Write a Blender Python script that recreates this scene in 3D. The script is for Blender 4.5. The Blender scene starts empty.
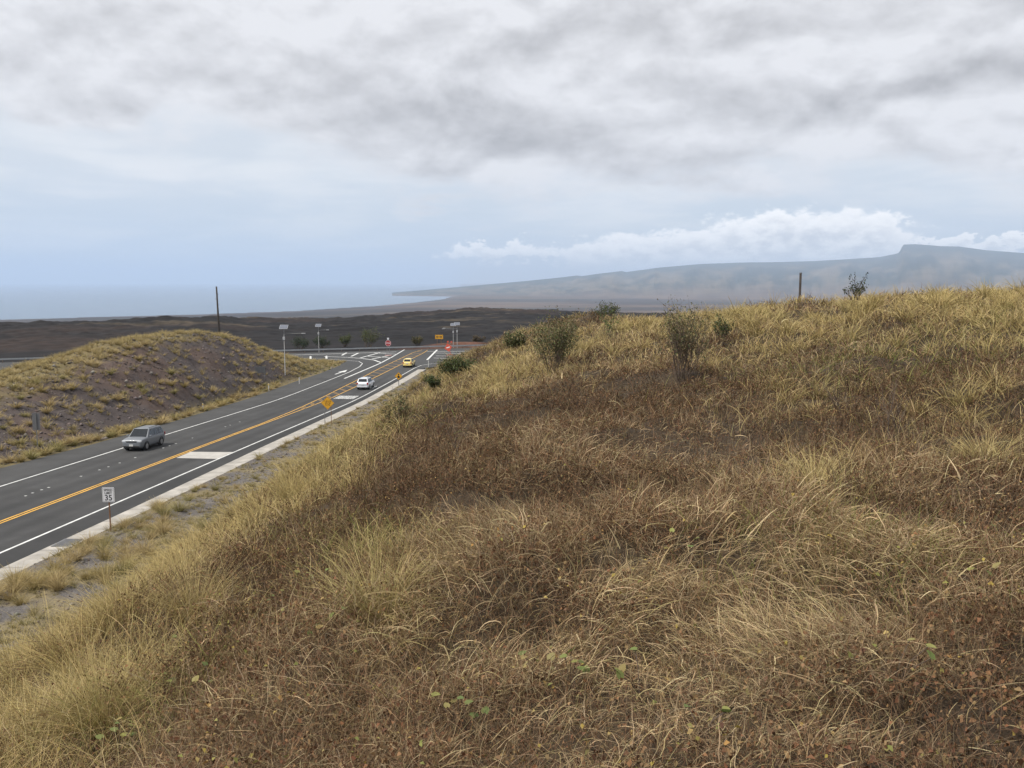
HAZE = True
import bpy, bmesh, math, random
import numpy as np
from mathutils import Vector, Matrix
random.seed(7)
RNG = np.random.default_rng(11)
SC = bpy.context.scene
COL = SC.collection
EYE = 16.2                       # camera height above the far, level part of the road
FPX = 870.0
PITCH = math.atan(103/FPX)
TH = math.radians(3.46)          # heading of the highway
CT, ST = math.cos(TH), math.sin(TH)

# ------------------------------------------------------------------ helpers
def sa2xy(s, a):
    return s*CT + a*ST, -s*ST + a*CT
def xy2sa(x, y):
    return x*CT - y*ST, x*ST + y*CT

def _hash(ix, iy, seed):
    h = (ix.astype(np.int64)*374761393 + iy.astype(np.int64)*668265263 + seed*974634777) & 0x7fffffff
    h = ((h ^ (h >> 13))*1274126177) & 0x7fffffff
    h = h ^ (h >> 16)
    return (h & 0xffff)/65535.0
def vnoise(x, y, seed=0):
    x = np.asarray(x, float); y = np.asarray(y, float)
    ix = np.floor(x); iy = np.floor(y)
    fx = x-ix; fy = y-iy
    fx = fx*fx*fx*(fx*(fx*6-15)+10); fy = fy*fy*fy*(fy*(fy*6-15)+10)
    a = _hash(ix, iy, seed); b = _hash(ix+1, iy, seed); c = _hash(ix, iy+1, seed); d = _hash(ix+1, iy+1, seed)
    return (a*(1-fx)+b*fx)*(1-fy) + (c*(1-fx)+d*fx)*fy
def fbm(x, y, seed=0, oct=4, gain=.5):
    t = 0; amp = 1; n = 0
    for o in range(oct):
        t = t + amp*vnoise(x*2**o+o*17.3, y*2**o-o*9.1, seed+o*7); n += amp; amp *= gain
    return t/n
def sstep(e0, e1, x):
    t = np.clip((x-e0)/(e1-e0), 0, 1)
    return t*t*(3-2*t)

def new_mesh_obj(name, verts, faces, mat=None, parent=None, smooth=False, loc=None):
    me = bpy.data.meshes.new(name)
    me.from_pydata([tuple(v) for v in verts], [], faces)
    me.update()
    o = bpy.data.objects.new(name, me)
    COL.objects.link(o)
    if mat: me.materials.append(mat)
    if parent: o.parent = parent
    if loc is not None: o.location = loc
    if smooth: me.polygons.foreach_set('use_smooth', [True]*len(me.polygons))
    return o

def fast_mesh(name, V, F, colors=None, smooth=False):
    """V (n,3) float, F (m,4) int quads -> mesh datablock, optional per-vertex colour."""
    me = bpy.data.meshes.new(name)
    n, m, k = len(V), len(F), F.shape[1]
    me.vertices.add(n); me.vertices.foreach_set('co', np.ascontiguousarray(V, np.float32).ravel())
    me.loops.add(m*k); me.loops.foreach_set('vertex_index', np.ascontiguousarray(F, np.int32).ravel())
    me.polygons.add(m)
    me.polygons.foreach_set('loop_start', np.arange(0, m*k, k, dtype=np.int32))
    if smooth: me.polygons.foreach_set('use_smooth', np.ones(m, bool))
    if colors is not None:
        at = me.color_attributes.new('Col', 'FLOAT_COLOR', 'POINT')
        c = np.ones((n, 4), np.float32); c[:, :3] = colors
        at.data.foreach_set('color', c.ravel())
    me.update(calc_edges=True)
    return me
def link_mesh(name, me, mat=None, parent=None, loc=None):
    o = bpy.data.objects.new(name, me); COL.objects.link(o)
    if mat and not me.materials: me.materials.append(mat)
    if parent: o.parent = parent
    if loc is not None: o.location = loc
    return o
def structure(o): o['kind'] = 'structure'; return o
def tag(o, label, cat, group=None):
    o['label'] = label; o['category'] = cat
    if group: o['group'] = group
    return o
def thing(name, label, cat, loc, rotz=0, group=None):
    o = bpy.data.objects.new(name, None); COL.objects.link(o)
    o.empty_display_size = .3
    o.location = loc; o.rotation_euler = (0, 0, rotz)
    return tag(o, label, cat, group)

class MB:
    """collects simple shaped pieces into one mesh"""
    def __init__(s): s.v = []; s.f = []
    def add(s, vs, fs):
        b = len(s.v); s.v += [tuple(v) for v in vs]; s.f += [tuple(i+b for i in f) for f in fs]; return s
    def box(s, c, d, M=None):
        x, y, z = d[0]/2, d[1]/2, d[2]/2
        vs = [Vector((sx*x, sy*y, sz*z)) for sz in (-1, 1) for sy in (-1, 1) for sx in (-1, 1)]
        if M is not None: vs = [M @ v for v in vs]
        vs = [v+Vector(c) for v in vs]
        return s.add(vs, [(0,2,3,1), (4,5,7,6), (0,1,5,4), (2,6,7,3), (0,4,6,2), (1,3,7,5)])
    def tube(s, pts, rad, n=8, cap=True):
        pts = [Vector(p) for p in pts]
        if not hasattr(rad, '__len__'): rad = [rad]*len(pts)
        rings = []
        for i, p in enumerate(pts):
            d = (pts[min(i+1, len(pts)-1)]-pts[max(i-1, 0)]).normalized()
            u = d.orthogonal().normalized() if abs(d.z) > .99 else d.cross(Vector((0, 0, 1))).normalized()
            w = d.cross(u)
            rings.append([p+(u*math.cos(2*math.pi*k/n)+w*math.sin(2*math.pi*k/n))*rad[i] for k in range(n)])
        vs = [v for r in rings for v in r]; fs = []
        for i in range(len(pts)-1):
            for k in range(n):
                fs.append((i*n+k, i*n+(k+1) % n, (i+1)*n+(k+1) % n, (i+1)*n+k))
        if cap: fs += [tuple(range(n-1, -1, -1)), tuple((len(pts)-1)*n+k for k in range(n))]
        return s.add(vs, fs)
    def disc(s, c, r, axis, h, n=20):
        c = Vector(c); ax = Vector(axis).normalized()
        return s.tube([c-ax*h/2, c+ax*h/2], r, n)
    def build(s, name, mat, parent=None, smooth=False, bevel=0):
        o = new_mesh_obj(name, s.v, s.f, mat, parent, smooth)
        if bevel:
            m = o.modifiers.new('bevel', 'BEVEL'); m.width = bevel; m.segments = 2; m.limit_method = 'ANGLE'
        return o

# ------------------------------------------------------------------ materials
def nodes(m):
    m.use_nodes = True
    nt = m.node_tree
    return nt, nt.nodes, nt.links
def mat(name, col, rough=.7, metal=0, spec=.3, var=0, scale=5, bump=0, bscale=None, col2=None, coat=0):
    m = bpy.data.materials.new(name)
    nt, N, L = nodes(m)
    b = N['Principled BSDF']
    b.inputs['Roughness'].default_value = rough
    b.inputs['Metallic'].default_value = metal
    b.inputs['Specular IOR Level'].default_value = spec
    b.inputs['Coat Weight'].default_value = coat
    b.inputs['Base Color'].default_value = (*col, 1)
    if var or col2 or bump:
        tc = N.new('ShaderNodeTexCoord')
        no = N.new('ShaderNodeTexNoise'); no.inputs['Scale'].default_value = scale; no.inputs['Detail'].default_value = 6
        L.new(tc.outputs['Object'], no.inputs['Vector'])
        if var or col2:
            r = N.new('ShaderNodeMapRange'); r.inputs[1].default_value = .3; r.inputs[2].default_value = .7
            L.new(no.outputs['Fac'], r.inputs[0])
            mx = N.new('ShaderNodeMix'); mx.data_type = 'RGBA'
            L.new(r.outputs[0], mx.inputs[0])
            mx.inputs[6].default_value = (*[c*(1-var) for c in col], 1)
            mx.inputs[7].default_value = (*(col2 if col2 else [min(1, c*(1+var)) for c in col]), 1)
            L.new(mx.outputs[2], b.inputs['Base Color'])
        if bump:
            n2 = N.new('ShaderNodeTexNoise'); n2.inputs['Scale'].default_value = bscale or scale*4; n2.inputs['Detail'].default_value = 5
            L.new(tc.outputs['Object'], n2.inputs['Vector'])
            bp = N.new('ShaderNodeBump'); bp.inputs['Strength'].default_value = bump; bp.inputs['Distance'].default_value = .05
            L.new(n2.outputs['Fac'], bp.inputs['Height']); L.new(bp.outputs[0], b.inputs['Normal'])
    return m
def mat_attr(name, rough=.75, transl=.0, bump=0, bscale=3, spec=.2, var=0, vscale=3):
    """colour from the mesh's own colour attribute (patches of soil, blades of grass)"""
    m = bpy.data.materials.new(name)
    nt, N, L = nodes(m)
    b = N['Principled BSDF']; b.inputs['Roughness'].default_value = rough; b.inputs['Specular IOR Level'].default_value = spec
    at = N.new('ShaderNodeAttribute'); at.attribute_name = 'Col'
    csock = at.outputs['Color']
    if var:
        tc = N.new('ShaderNodeTexCoord'); no = N.new('ShaderNodeTexNoise'); no.inputs['Scale'].default_value = vscale; no.inputs['Detail'].default_value = 8; no.inputs['Roughness'].default_value = .65
        L.new(tc.outputs['Object'], no.inputs['Vector'])
        r = N.new('ShaderNodeMapRange'); r.inputs[1].default_value = .3; r.inputs[2].default_value = .7; r.inputs[3].default_value = 1-var; r.inputs[4].default_value = 1+var
        L.new(no.outputs['Fac'], r.inputs[0])
        mx = N.new('ShaderNodeVectorMath'); mx.operation = 'SCALE'
        L.new(csock, mx.inputs[0]); L.new(r.outputs[0], mx.inputs[3]); csock = mx.outputs[0]
    L.new(csock, b.inputs['Base Color'])
    if bump:
        tc = N.new('ShaderNodeTexCoord'); no = N.new('ShaderNodeTexNoise'); no.inputs['Scale'].default_value = bscale; no.inputs['Detail'].default_value = 8
        L.new(tc.outputs['Object'], no.inputs['Vector'])
        bp = N.new('ShaderNodeBump'); bp.inputs['Strength'].default_value = bump; bp.inputs['Distance'].default_value = .12
        L.new(no.outputs['Fac'], bp.inputs['Height']); L.new(bp.outputs[0], b.inputs['Normal'])
    if transl:
        t = N.new('ShaderNodeBsdfTranslucent'); L.new(csock, t.inputs['Color'])
        mx = N.new('ShaderNodeMixShader'); mx.inputs[0].default_value = transl
        L.new(b.outputs[0], mx.inputs[1]); L.new(t.outputs[0], mx.inputs[2])
        L.new(mx.outputs[0], N['Material Output'].inputs['Surface'])
    return m

# ------------------------------------------------------------------ terrain shape
_ap = np.array([-60, -20, 40, 77, 100, 115, 137, 150, 600]); _zp = np.array([-10.3, -11.4, -13.45, -14.65, -15.45, -15.95, -16.13, -16.18, -16.18])
_aa = np.arange(-80, 620, .5); _zz = np.interp(_aa, _ap, _zp)
_k = np.exp(-.5*(np.arange(-30, 31)*.5/5.0)**2); _k /= _k.sum()
_zz = np.convolve(np.pad(_zz, 30, 'edge'), _k, 'valid')
def zr(a): return np.interp(a, _aa, _zz) + EYE        # road surface
def gut_l(a): return np.interp(a, [-60, 50, 75, 120, 170], [-26.3, -26.3, -26.6, -26.9, -26.9])
def gut_r(a): return np.interp(a, [-60, 64, 93, 120, 170], [-25.0, -25.0, -25.3, -25.5, -25.5])
def left_edge(a): return np.interp(a, [-60, 60, 75, 92, 105, 137, 150, 165], [-43.0, -43.0, -42.3, -42.3, -42.8, -43.4, -43.0, -42.2])

# heights of the near hill (relative to the eye): thin plate spline through surveyed points
_cp = np.array([(0,0,-1.75),(0,5,-2.15),(3,5,-2.2),(-2.3,5,-2.6),(0,10,-2.65),(5,10,-2.45),(-3.4,10,-3.35),(0,18,-3.1),(8,18,-2.35),(-4,16,-4.05),
 (-4.4,27,-4.65),(0,27,-3.6),(4,27,-3.0),(10,27,-2.0),(16,27,-1.2),(19,30,-.72),(8,40,-2.1),(14,38,-1.2),(22,38,-.75),(30,40,-.6),(-4.4,45,-6.0),(0,45,-4.4),
 (3,52,-3.0),(5.5,54,-1.95),(9.2,54,-3.2),(-5,60,-7.0),(1,66,-3.9),(7,66,-3.2),(14,52,-2.1),(24,56,-2.2),(12,75,-4.5),(2,78,-5.0),(-1.5,86,-7.0),(-4.3,92,-8.8),(-9,105,-11.2),
 (-14,125,-14.2),(5,105,-10),(20,110,-13),(-6,140,-15.8),(10,140,-15.8),(40,75,-5),(45,115,-14),(62,110,-15),(62,60,-4),(62,20,-1),(62,-15,-1.5),(30,-15,-1.6),(20,10,-1.6),(12,10,-2.0),(30,22,-.78),
 (0,-15,-1.9),(-3,-15,-2.3),(-3,0,-2.3),(-5,5,-4.4),(-6.5,12,-5.2),(-7.5,22,-6.6),(-8,45,-8.8),(-13,20,-11),(-14,40,-12.5),(-14,60,-13),(-13,5,-10),(-12,-10,-9),(-5,-5,-3.6),(40,145,-16),(62,145,-16)], float)
def _tps_fit(P, z, lam=.02):
    d = np.linalg.norm(P[:, None]-P[None], axis=2); K = np.where(d > 0, d*d*np.log(d+1e-9), 0) + lam*np.eye(len(P))
    A = np.zeros((len(P)+3,)*2); A[:len(P), :len(P)] = K; A[:len(P), -3:] = np.c_[np.ones(len(P)), P]; A[-3:, :len(P)] = A[:len(P), -3:].T
    return np.linalg.solve(A, np.r_[z, 0, 0, 0])
_P = _cp[:, :2]/20; _w = _tps_fit(_P, _cp[:, 2])
def hill_top(x, y):
    x = np.asarray(x, float); sh = x.shape
    q = np.c_[x.ravel(), np.asarray(y, float).ravel()]/20
    out = np.empty(len(q))
    for i in range(0, len(q), 20000):
        qq = q[i:i+20000]; d = np.linalg.norm(qq[:, None]-_P[None], axis=2)
        out[i:i+20000] = np.where(d > 0, d*d*np.log(d+1e-9), 0) @ _w[:-3] + _w[-3] + qq @ _w[-2:]
    return out.reshape(sh)
def hill_z(x, y, detail=True):
    s, a = xy2sa(np.asarray(x, float), np.asarray(y, float))
    top = hill_top(x, y) + EYE
    if detail:
        near = 1-sstep(60, 95, np.hypot(x, y))
        top = top + near*((fbm(x/2.3, y/2.3, 3, 3)-.5)*.80 + (fbm(x/.7, y/.7, 5, 3)-.5)*.32)
    t = s-gut_r(a)
    base = zr(a)+.12
    bench = base + .05*np.maximum(t, 0) + ((fbm(x/1.1, y/1.1, 9, 3)-.5)*.30*sstep(.2, 1.2, t) if detail else 0)
    cut = bench + 0.88*np.log1p(np.exp(np.clip((t-6.6)*2.2, -30, 30)))/2.2
    k = .45
    m = np.minimum(top, cut) - k*np.log1p(np.exp(-np.abs(top-cut)/k))      # smooth min(top, cut)
    m = np.maximum(m, bench-.0)
    return np.where(t < .6, base + (m-base)*sstep(0, .6, t), m)

def pix_ray(u, v):
    x = (u-512)/FPX; y = (v-384)/FPX
    return np.array([x, math.cos(PITCH)-y*math.sin(PITCH), -math.sin(PITCH)-y*math.cos(PITCH)])
def on_hill(u, v, kmax=140):
    d = pix_ray(u, v); k = np.linspace(1.5, kmax, 9000)
    z = EYE+k*d[2]; g = hill_z(d[0]*k, d[1]*k)
    i = np.argmax(z < g)
    if not (z < g).any(): i = len(k)-1
    return np.array([d[0]*k[i], d[1]*k[i], g[i]])

# mound across the road: ridge profile along a, cross profile in s
def mound_z(s, a):
    crest = np.interp(a, [40, 60, 75, 85, 95, 103, 115, 128, 138, 147, 157, 168, 174], [-13.2, -12.6, -11.4, -10.2, -9.1, -8.1, -7.6, -7.7, -8.8, -10.6, -13.1, -15.7, -16.2]) + EYE
    foot = left_edge(a)-.4
    base = zr(a)-.02
    rise = np.clip((foot-s-.8)/(12.0), 0, None)           # 0 at foot, 1 at the crest
    back = np.clip((foot-s-12.8)/26.0, 0, 1)
    h = np.where(rise < 1, 1-(1-np.clip(rise, 0, 1))**1.7, 1-back*back*(3-2*back))
    x, y = sa2xy(s, a)
    z = base + np.maximum(crest-base, 0)*h
    z = z + (fbm(x/3.2, y/3.2, 21, 4)-.5)*1.1*sstep(0, .25, rise)*np.clip((crest-base)/5, 0.1, 1) + (fbm(x/.8, y/.8, 27, 2)-.5)*.25*sstep(0, .2, rise)
    gl = 1-np.abs(2*vnoise(a/2.6+.25*rise, rise*1.2, 33)-1)
    z = z - gl**5*.55*sstep(.05, .35, rise)*(1-sstep(.75, 1.0, rise))*np.clip((crest-base)/5, 0, 1)
    return z
# ------------------------------------------------------------------ the setting: ground, hill, mound, road
def grid_faces(nu, nv):
    i = np.arange((nu-1)*(nv-1)); r = i//(nv-1); c = i % (nv-1)
    a = r*nv+c
    return np.c_[a, a+1, a+nv+1, a+nv]
def lerp3(c0, c1, t): t = np.asarray(t)[..., None]; return np.asarray(c0)*(1-t)+np.asarray(c1)*t

# near hill
aL = np.r_[np.arange(-15, 0, .6), np.arange(0, 26, .22), np.arange(26, 70, .4), np.arange(70, 151, .7)]
tL = np.r_[np.arange(0, 8, .25), np.arange(8, 14, .4), np.arange(14, 34, .22), np.arange(34, 50, .4), np.arange(50, 90, .9)]
A, T = np.meshgrid(aL, tL, indexing='ij'); S = gut_r(A)+T
X, Y = sa2xy(S, A); Z = hill_z(X, Y)
n1 = fbm(X/1.7, Y/1.7, 31, 4); n2 = fbm(X/.35, Y/.35, 37, 3)
hc = lerp3((.034, .024, .016), (.075, .055, .034), n1); 
gr = lerp3((.075, .068, .066), (.17, .155, .145), n2)             # grey gravel of the verge
gm = (1-sstep(5.2, 7.8, T+2.0*(n1-.5)*2))
hc = hc*(1-gm[..., None])+gr*gm[..., None]
dg = sstep(.45, .6, fbm(X/2.2, Y/2.2, 41, 3))*gm*.75                # sandy dry patches in the gravel
hc = hc*(1-dg[..., None])+np.array((.20, .16, .085))*dg[..., None]
M_soil = mat_attr('dry_soil', .95, bump=.6, bscale=9, var=.45, vscale=14)
hill = link_mesh('hill', fast_mesh('hill', np.c_[X.ravel(), Y.ravel(), Z.ravel()], grid_faces(*X.shape)[:, ::-1], hc.reshape(-1, 3), True), M_soil)
structure(hill)

# mound
aM = np.r_[np.arange(30, 60, 1.2), np.arange(60, 176, .5)]; tM = np.r_[np.arange(0, 20, .33), np.arange(20, 45, 1.2)]
A, T = np.meshgrid(aM, tM, indexing='ij'); S = left_edge(A)-.05-T
X, Y = sa2xy(S, A); Z = mound_z(S, A)
n1 = fbm(X/2.5, Y/2.5, 51, 4); n2 = fbm(X/.5, Y/.5, 57, 3); n3 = fbm(X/6, Y/6, 52, 3)
mc = lerp3((.052, .042, .040), (.105, .085, .080), .5*n1+.5*n2)
rd = sstep(.5, .7, n3)*.6; mc = mc*(1-rd[..., None])+np.array((.105, .07, .055))*rd[..., None]
gz = sstep(9.5, 13, T+(n1-.5)*5) + (1-sstep(.8, 2.4, T+(n2-.5)*1.2)); gz = np.clip(gz, 0, 1)*.8
gz = np.maximum(gz, sstep(136, 150, A)*.8)
mc = mc*(1-gz[..., None])+lerp3((.22, .165, .075), (.13, .115, .05), n2)*gz[..., None]
mound = link_mesh('hillock', fast_mesh('hillock', np.c_[X.ravel(), Y.ravel(), Z.ravel()], grid_faces(*X.shape), mc.reshape(-1, 3), True), M_soil)
structure(mound)

# ground sheet: follows the road's grade, then the lava field, the plain and the sea bed far out
SEA = EYE-186
az = np.radians(np.r_[np.arange(-180, -50, 5), np.arange(-50, 50, .16), np.arange(50, 181, 5)])
rr = np.r_[0, np.geomspace(6, 60, 24), np.geomspace(64, 180, 60), np.geomspace(181, 1300, 260), np.geomspace(1320, 60000, 150)]
R, AZ = np.meshgrid(rr, az, indexing='ij')
X = R*np.sin(AZ); Y = R*np.cos(AZ); S, A = xy2sa(X, Y)
deg = np.degrees(AZ)
zn = zr(np.clip(A, -60, 300))-.16
edge_r = np.interp(deg, [-40, -30, -20, -17, -14, -12, -9, -6, -2, 2, 6], [430, 430, 450, 520, 640, 620, 560, 600, 640, 600, 600])   # where the lava shelf ends
edge_z = np.interp(deg, [-40, -31, -24, -19, -17, -14, -12, -9.5, -6, -2.7, 1, 6], [-17.3, -17.3, -17.6, -17.9, -21.5, -26.5, -26, -22.3, -21.0, -19.4, -19.6, -22]) + EYE
rough = (fbm(X/28, Y/28, 61, 5, .55)-.5)*4.2 + (fbm(X/7, Y/7, 63, 3)-.5)*2.4 + (vnoise(X/2.6, Y/2.6, 64)-.5)*1.3
tl = np.clip((R-225)/(edge_r-225), 0, 1)
zl = (EYE-17.0) + (edge_z-(EYE-17.0))*tl**1.3 + rough*sstep(0, .15, tl)*(.35+.65*tl)*.8
coast = np.interp(deg, [-50, -30, -20, -14, -9, -6.5, -4.5, -2, 4], [4700, 4900, 5200, 5600, 6600, 7600, 9000, 14000, 60000])
tp = np.clip((R-edge_r)/(coast-edge_r), 0, 1.6)
zf = edge_z-3 + (SEA-(edge_z-3))*np.clip(tp, 0, 1)**.62 - np.maximum(tp-1, 0)*30
zf = zf + (fbm(X/400, Y/400, 67, 4)-.5)*10*sstep(0.02, .2, tp)*(1-sstep(.8, 1.0, tp))
zri = np.interp(R, [600, 900, 2000, 4000, 7000, 12000, 60000], [-24, -46, -100, -135, -152, -155, -155]) + EYE
zf = np.minimum(zf, zri); zf = np.where(R > coast, np.minimum(zf, SEA-8), zf); w = sstep(-5, -1, deg); zf = zf*(1-w)+zri*w
zl = np.where(R > edge_r, zf + (zl-zf)*(1-sstep(0, 60, R-edge_r)), zl)
cr = xy2sa(X, Y); far_edge = np.interp(S, [-300, -112, -67.7, -20.5, 60, 300], [74, 167, 190, 211, 248, 360])+1.5
k = sstep(0, 6, A-far_edge)
Z = zn*(1-k)+zl*k
n1 = fbm(X/18, Y/18, 71, 5); n2 = fbm(X/60, Y/60, 75, 4); n3 = fbm(X/900, Y/350, 79, 5)
lava = lerp3((.0035, .0031, .0033), (.0165, .0128, .012), n1)
br = sstep(.5, .72, n2)*.65; lava = lava*(1-br[..., None])+np.array((.034, .021, .0155))*br[..., None]
tan = sstep(.58, .74, fbm(X/30, Y/22, 83, 5))*sstep(260, 330, R)*.28; lava = lava*(1-tan[..., None])+np.array((.15, .115, .07))*tan[..., None]
plain = lerp3((.045, .031, .026), (.12, .085, .062), sstep(.3, .7, n3)); dk = sstep(.5, .62, fbm(X/1500, Y/260, 87, 4)); plain = plain*(1-.75*dk[..., None])+np.array((.035, .036, .03))*.75*dk[..., None]
plain = plain*(1-.45*(1-sstep(-14, -4, deg)))[..., None]
pk = sstep(0, 40, R-edge_r+(n1-.5)*120)
far = lava*(1-pk[..., None])+plain*pk[..., None]
near = lerp3((.10, .08, .045), (.2, .155, .075), n1)
kk = sstep(0, 5, A-far_edge+(n1-.5)*10)
gc = near*(1-kk[..., None])+far*kk[..., None]
red = np.exp(-(((S+26)/13)**2+((A-far_edge-7)/5.0)**2))*.9; gc = gc*(1-red[..., None])+np.array((.115, .055, .036))*red[..., None]
red = np.exp(-(((S+70)/5)**2+((A-far_edge-8)/4.0)**2))*.7; gc = gc*(1-red[..., None])+np.array((.14, .07, .042))*red[..., None]
Z = Z + np.exp(-(((S+26)/13)**2+((A-far_edge-9)/4.5)**2))*1.7
M_ground = mat_attr('lava_and_plain', .95, bump=1., bscale=.35, var=.6, vscale=.25)
ground = link_mesh('ground', fast_mesh('ground', np.c_[X.ravel(), Y.ravel(), Z.ravel()], grid_faces(*X.shape)[:, ::-1], gc.reshape(-1, 3), True), M_ground)
structure(ground)
_gr, _ga, _gz = rr, az, Z
def ground_at(x, y):
    r = np.hypot(x, y); a = np.arctan2(x, y)
    i = np.clip(np.searchsorted(_gr, r)-1, 0, len(_gr)-2); j = np.clip(np.searchsorted(_ga, a)-1, 0, len(_ga)-2)
    fr = (r-_gr[i])/(_gr[i+1]-_gr[i]); fa = (a-_ga[j])/(_ga[j+1]-_ga[j])
    return (_gz[i, j]*(1-fr)+_gz[i+1, j]*fr)*(1-fa)+(_gz[i, j+1]*(1-fr)+_gz[i+1, j+1]*fr)*fa
# sea
sv = []; 
for r_ in np.geomspace(3500, 60000, 14):
    for k_ in np.linspace(-75, 20, 60):
        sv.append((r_*math.sin(math.radians(k_)), r_*math.cos(math.radians(k_)), SEA))
M_sea = mat('sea_water', (.05, .095, .15), .24, spec=.42, bump=0, scale=.004)
sea = new_mesh_obj('sea', sv, [tuple(int(i) for i in f[::-1]) for f in grid_faces(14, 60)], M_sea, smooth=True); structure(sea)
# mountain: a long ridge far beyond the plain
def px2ang(u, v):
    d = pix_ray(u, v); return math.degrees(math.atan2(d[0], d[1])), d[2]/math.hypot(d[0], d[1])
prof = [px2ang(u, v) for u, v in [(384,294.5),(400,292),(430,289.5),(470,286),(520,281.5),(560,277.5),(577,275.5),(582,276),(600,273.5),(622,271),(626,272),(660,267.5),(700,264),(740,262.5),(780,262),(815,261),(850,259),(880,257),(899,253),(903,244.6),(915,244),(940,246),(960,246.5),(985,250),(1024,253),(1090,255),(1180,262),(1300,272)]]
pa = np.array([p_[0] for p_ in prof]); pt = np.array([p_[1] for p_ in prof])
azm = np.radians(np.arange(pa[0], 50, .09)); tt = np.linspace(0, 1.35, 70)
TT, AM = np.meshgrid(tt, azm, indexing='ij'); dm = np.degrees(AM)
r0 = np.interp(dm, [-10, -4, 0, 5, 10, 30, 50], [11500, 10500, 9000, 8000, 7500, 7500, 8000]); r1 = np.interp(dm, [-10, -4, 3, 10, 25, 50], [13500, 13500, 15000, 17000, 18500, 19500])
RM = r0+(r1-r0)*TT
zb = np.interp(dm, [-10, -4, 3, 10], [-186, -186, -155, -150]); zt = np.interp(dm, pa, pt)*r1
XM = RM*np.sin(AM); YM = RM*np.cos(AM)
h = np.where(TT <= 1, TT**1.15, 1-(TT-1)*1.6)
gul = (fbm(dm*1.1, TT*1.2, 91, 5)-.5)*(np.clip(TT*(1.0-TT), 0, 1))*420*sstep(-6, 6, dm)
ZM = EYE+zb+(zt-zb)*h+gul-6*(TT == 0)
n1 = fbm(dm*1.3, TT*7, 95, 5); n2 = fbm(dm*.6, TT*4, 98, 4)
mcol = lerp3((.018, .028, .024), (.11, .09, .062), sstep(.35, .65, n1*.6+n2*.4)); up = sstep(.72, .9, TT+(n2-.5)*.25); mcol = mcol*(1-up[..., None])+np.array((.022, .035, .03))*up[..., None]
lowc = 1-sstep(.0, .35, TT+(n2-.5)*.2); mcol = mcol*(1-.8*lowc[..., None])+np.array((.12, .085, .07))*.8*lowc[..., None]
M_mtn = mat_attr('mountain_slopes', .95, var=.3, vscale=.002)
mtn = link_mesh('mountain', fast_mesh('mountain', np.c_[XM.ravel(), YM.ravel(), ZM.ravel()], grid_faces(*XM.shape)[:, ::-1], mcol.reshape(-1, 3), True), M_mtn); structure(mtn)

# road
def asphalt():
    m = bpy.data.materials.new('asphalt'); nt, N, L = nodes(m); b = N['Principled BSDF']; b.inputs['Roughness'].default_value = .85; b.inputs['Specular IOR Level'].default_value = .25
    at = N.new('ShaderNodeAttribute'); at.attribute_name = 'Col'
    tc = N.new('ShaderNodeTexCoord'); no = N.new('ShaderNodeTexNoise'); no.inputs['Scale'].default_value = .6; no.inputs['Detail'].default_value = 9; no.inputs['Roughness'].default_value = .7
    L.new(tc.outputs['Object'], no.inputs['Vector'])
    r = N.new('ShaderNodeMapRange'); r.inputs[1].default_value = .3; r.inputs[2].default_value = .7; r.inputs[3].default_value = .85; r.inputs[4].default_value = 1.15; L.new(no.outputs['Fac'], r.inputs[0])
    mx = N.new('ShaderNodeVectorMath'); mx.operation = 'SCALE'; L.new(at.outputs['Color'], mx.inputs[0]); L.new(r.outputs[0], mx.inputs[3]); L.new(mx.outputs[0], b.inputs['Base Color'])
    n2 = N.new('ShaderNodeTexNoise'); n2.inputs['Scale'].default_value = 60; L.new(tc.outputs['Object'], n2.inputs['Vector'])
    bp = N.new('ShaderNodeBump'); bp.inputs['Strength'].default_value = .25; bp.inputs['Distance'].default_value = .01; L.new(n2.outputs['Fac'], bp.inputs['Height']); L.new(bp.outputs[0], b.inputs['Normal'])
    return m
M_asph = asphalt()
aR = np.r_[np.arange(-40, 150, 1.0), 150.0]; fR = np.linspace(0, 1, 60)
A, T = np.meshgrid(aR, fR, indexing='ij'); S = left_edge(A)*(1-T)+gut_l(A)*T
X, Y = sa2xy(S, A); Z = zr(A)
def asph_col(S, A, X, Y):
    base = np.full(S.shape, .050)
    wear = sum(np.exp(-((S-c_)/.33)**2) for c_ in (-29.2, -30.9, -33.0, -34.6, -36.2, -37.7))
    base = base*(1+.16*np.clip(wear, 0, 1)) + .010*(fbm(S/.6, A/14, 103, 3)-.5)
    sh = sstep(-38.7, -39.4, S); base = base*(1+.22*sh)
    sr = sstep(-27.9, -27.6, S); base = base*(1-.22*sr)
    oil = np.exp(-((S+30.05)/.45)**2)+np.exp(-((S+33.8)/.45)**2); base = base*(1-.14*oil*(.4+fbm(S/2, A/9, 108, 2)))*(.78+.44*fbm(X/4, Y/4, 105, 5))
    return np.stack([base*1.0, base*.985, base*.98], -1)
road = link_mesh('road', fast_mesh('road', np.c_[X.ravel(), Y.ravel(), Z.ravel()], grid_faces(*X.shape)[:, ::-1], asph_col(S, A, X, Y).reshape(-1, 3), True), M_asph); structure(road)
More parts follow.
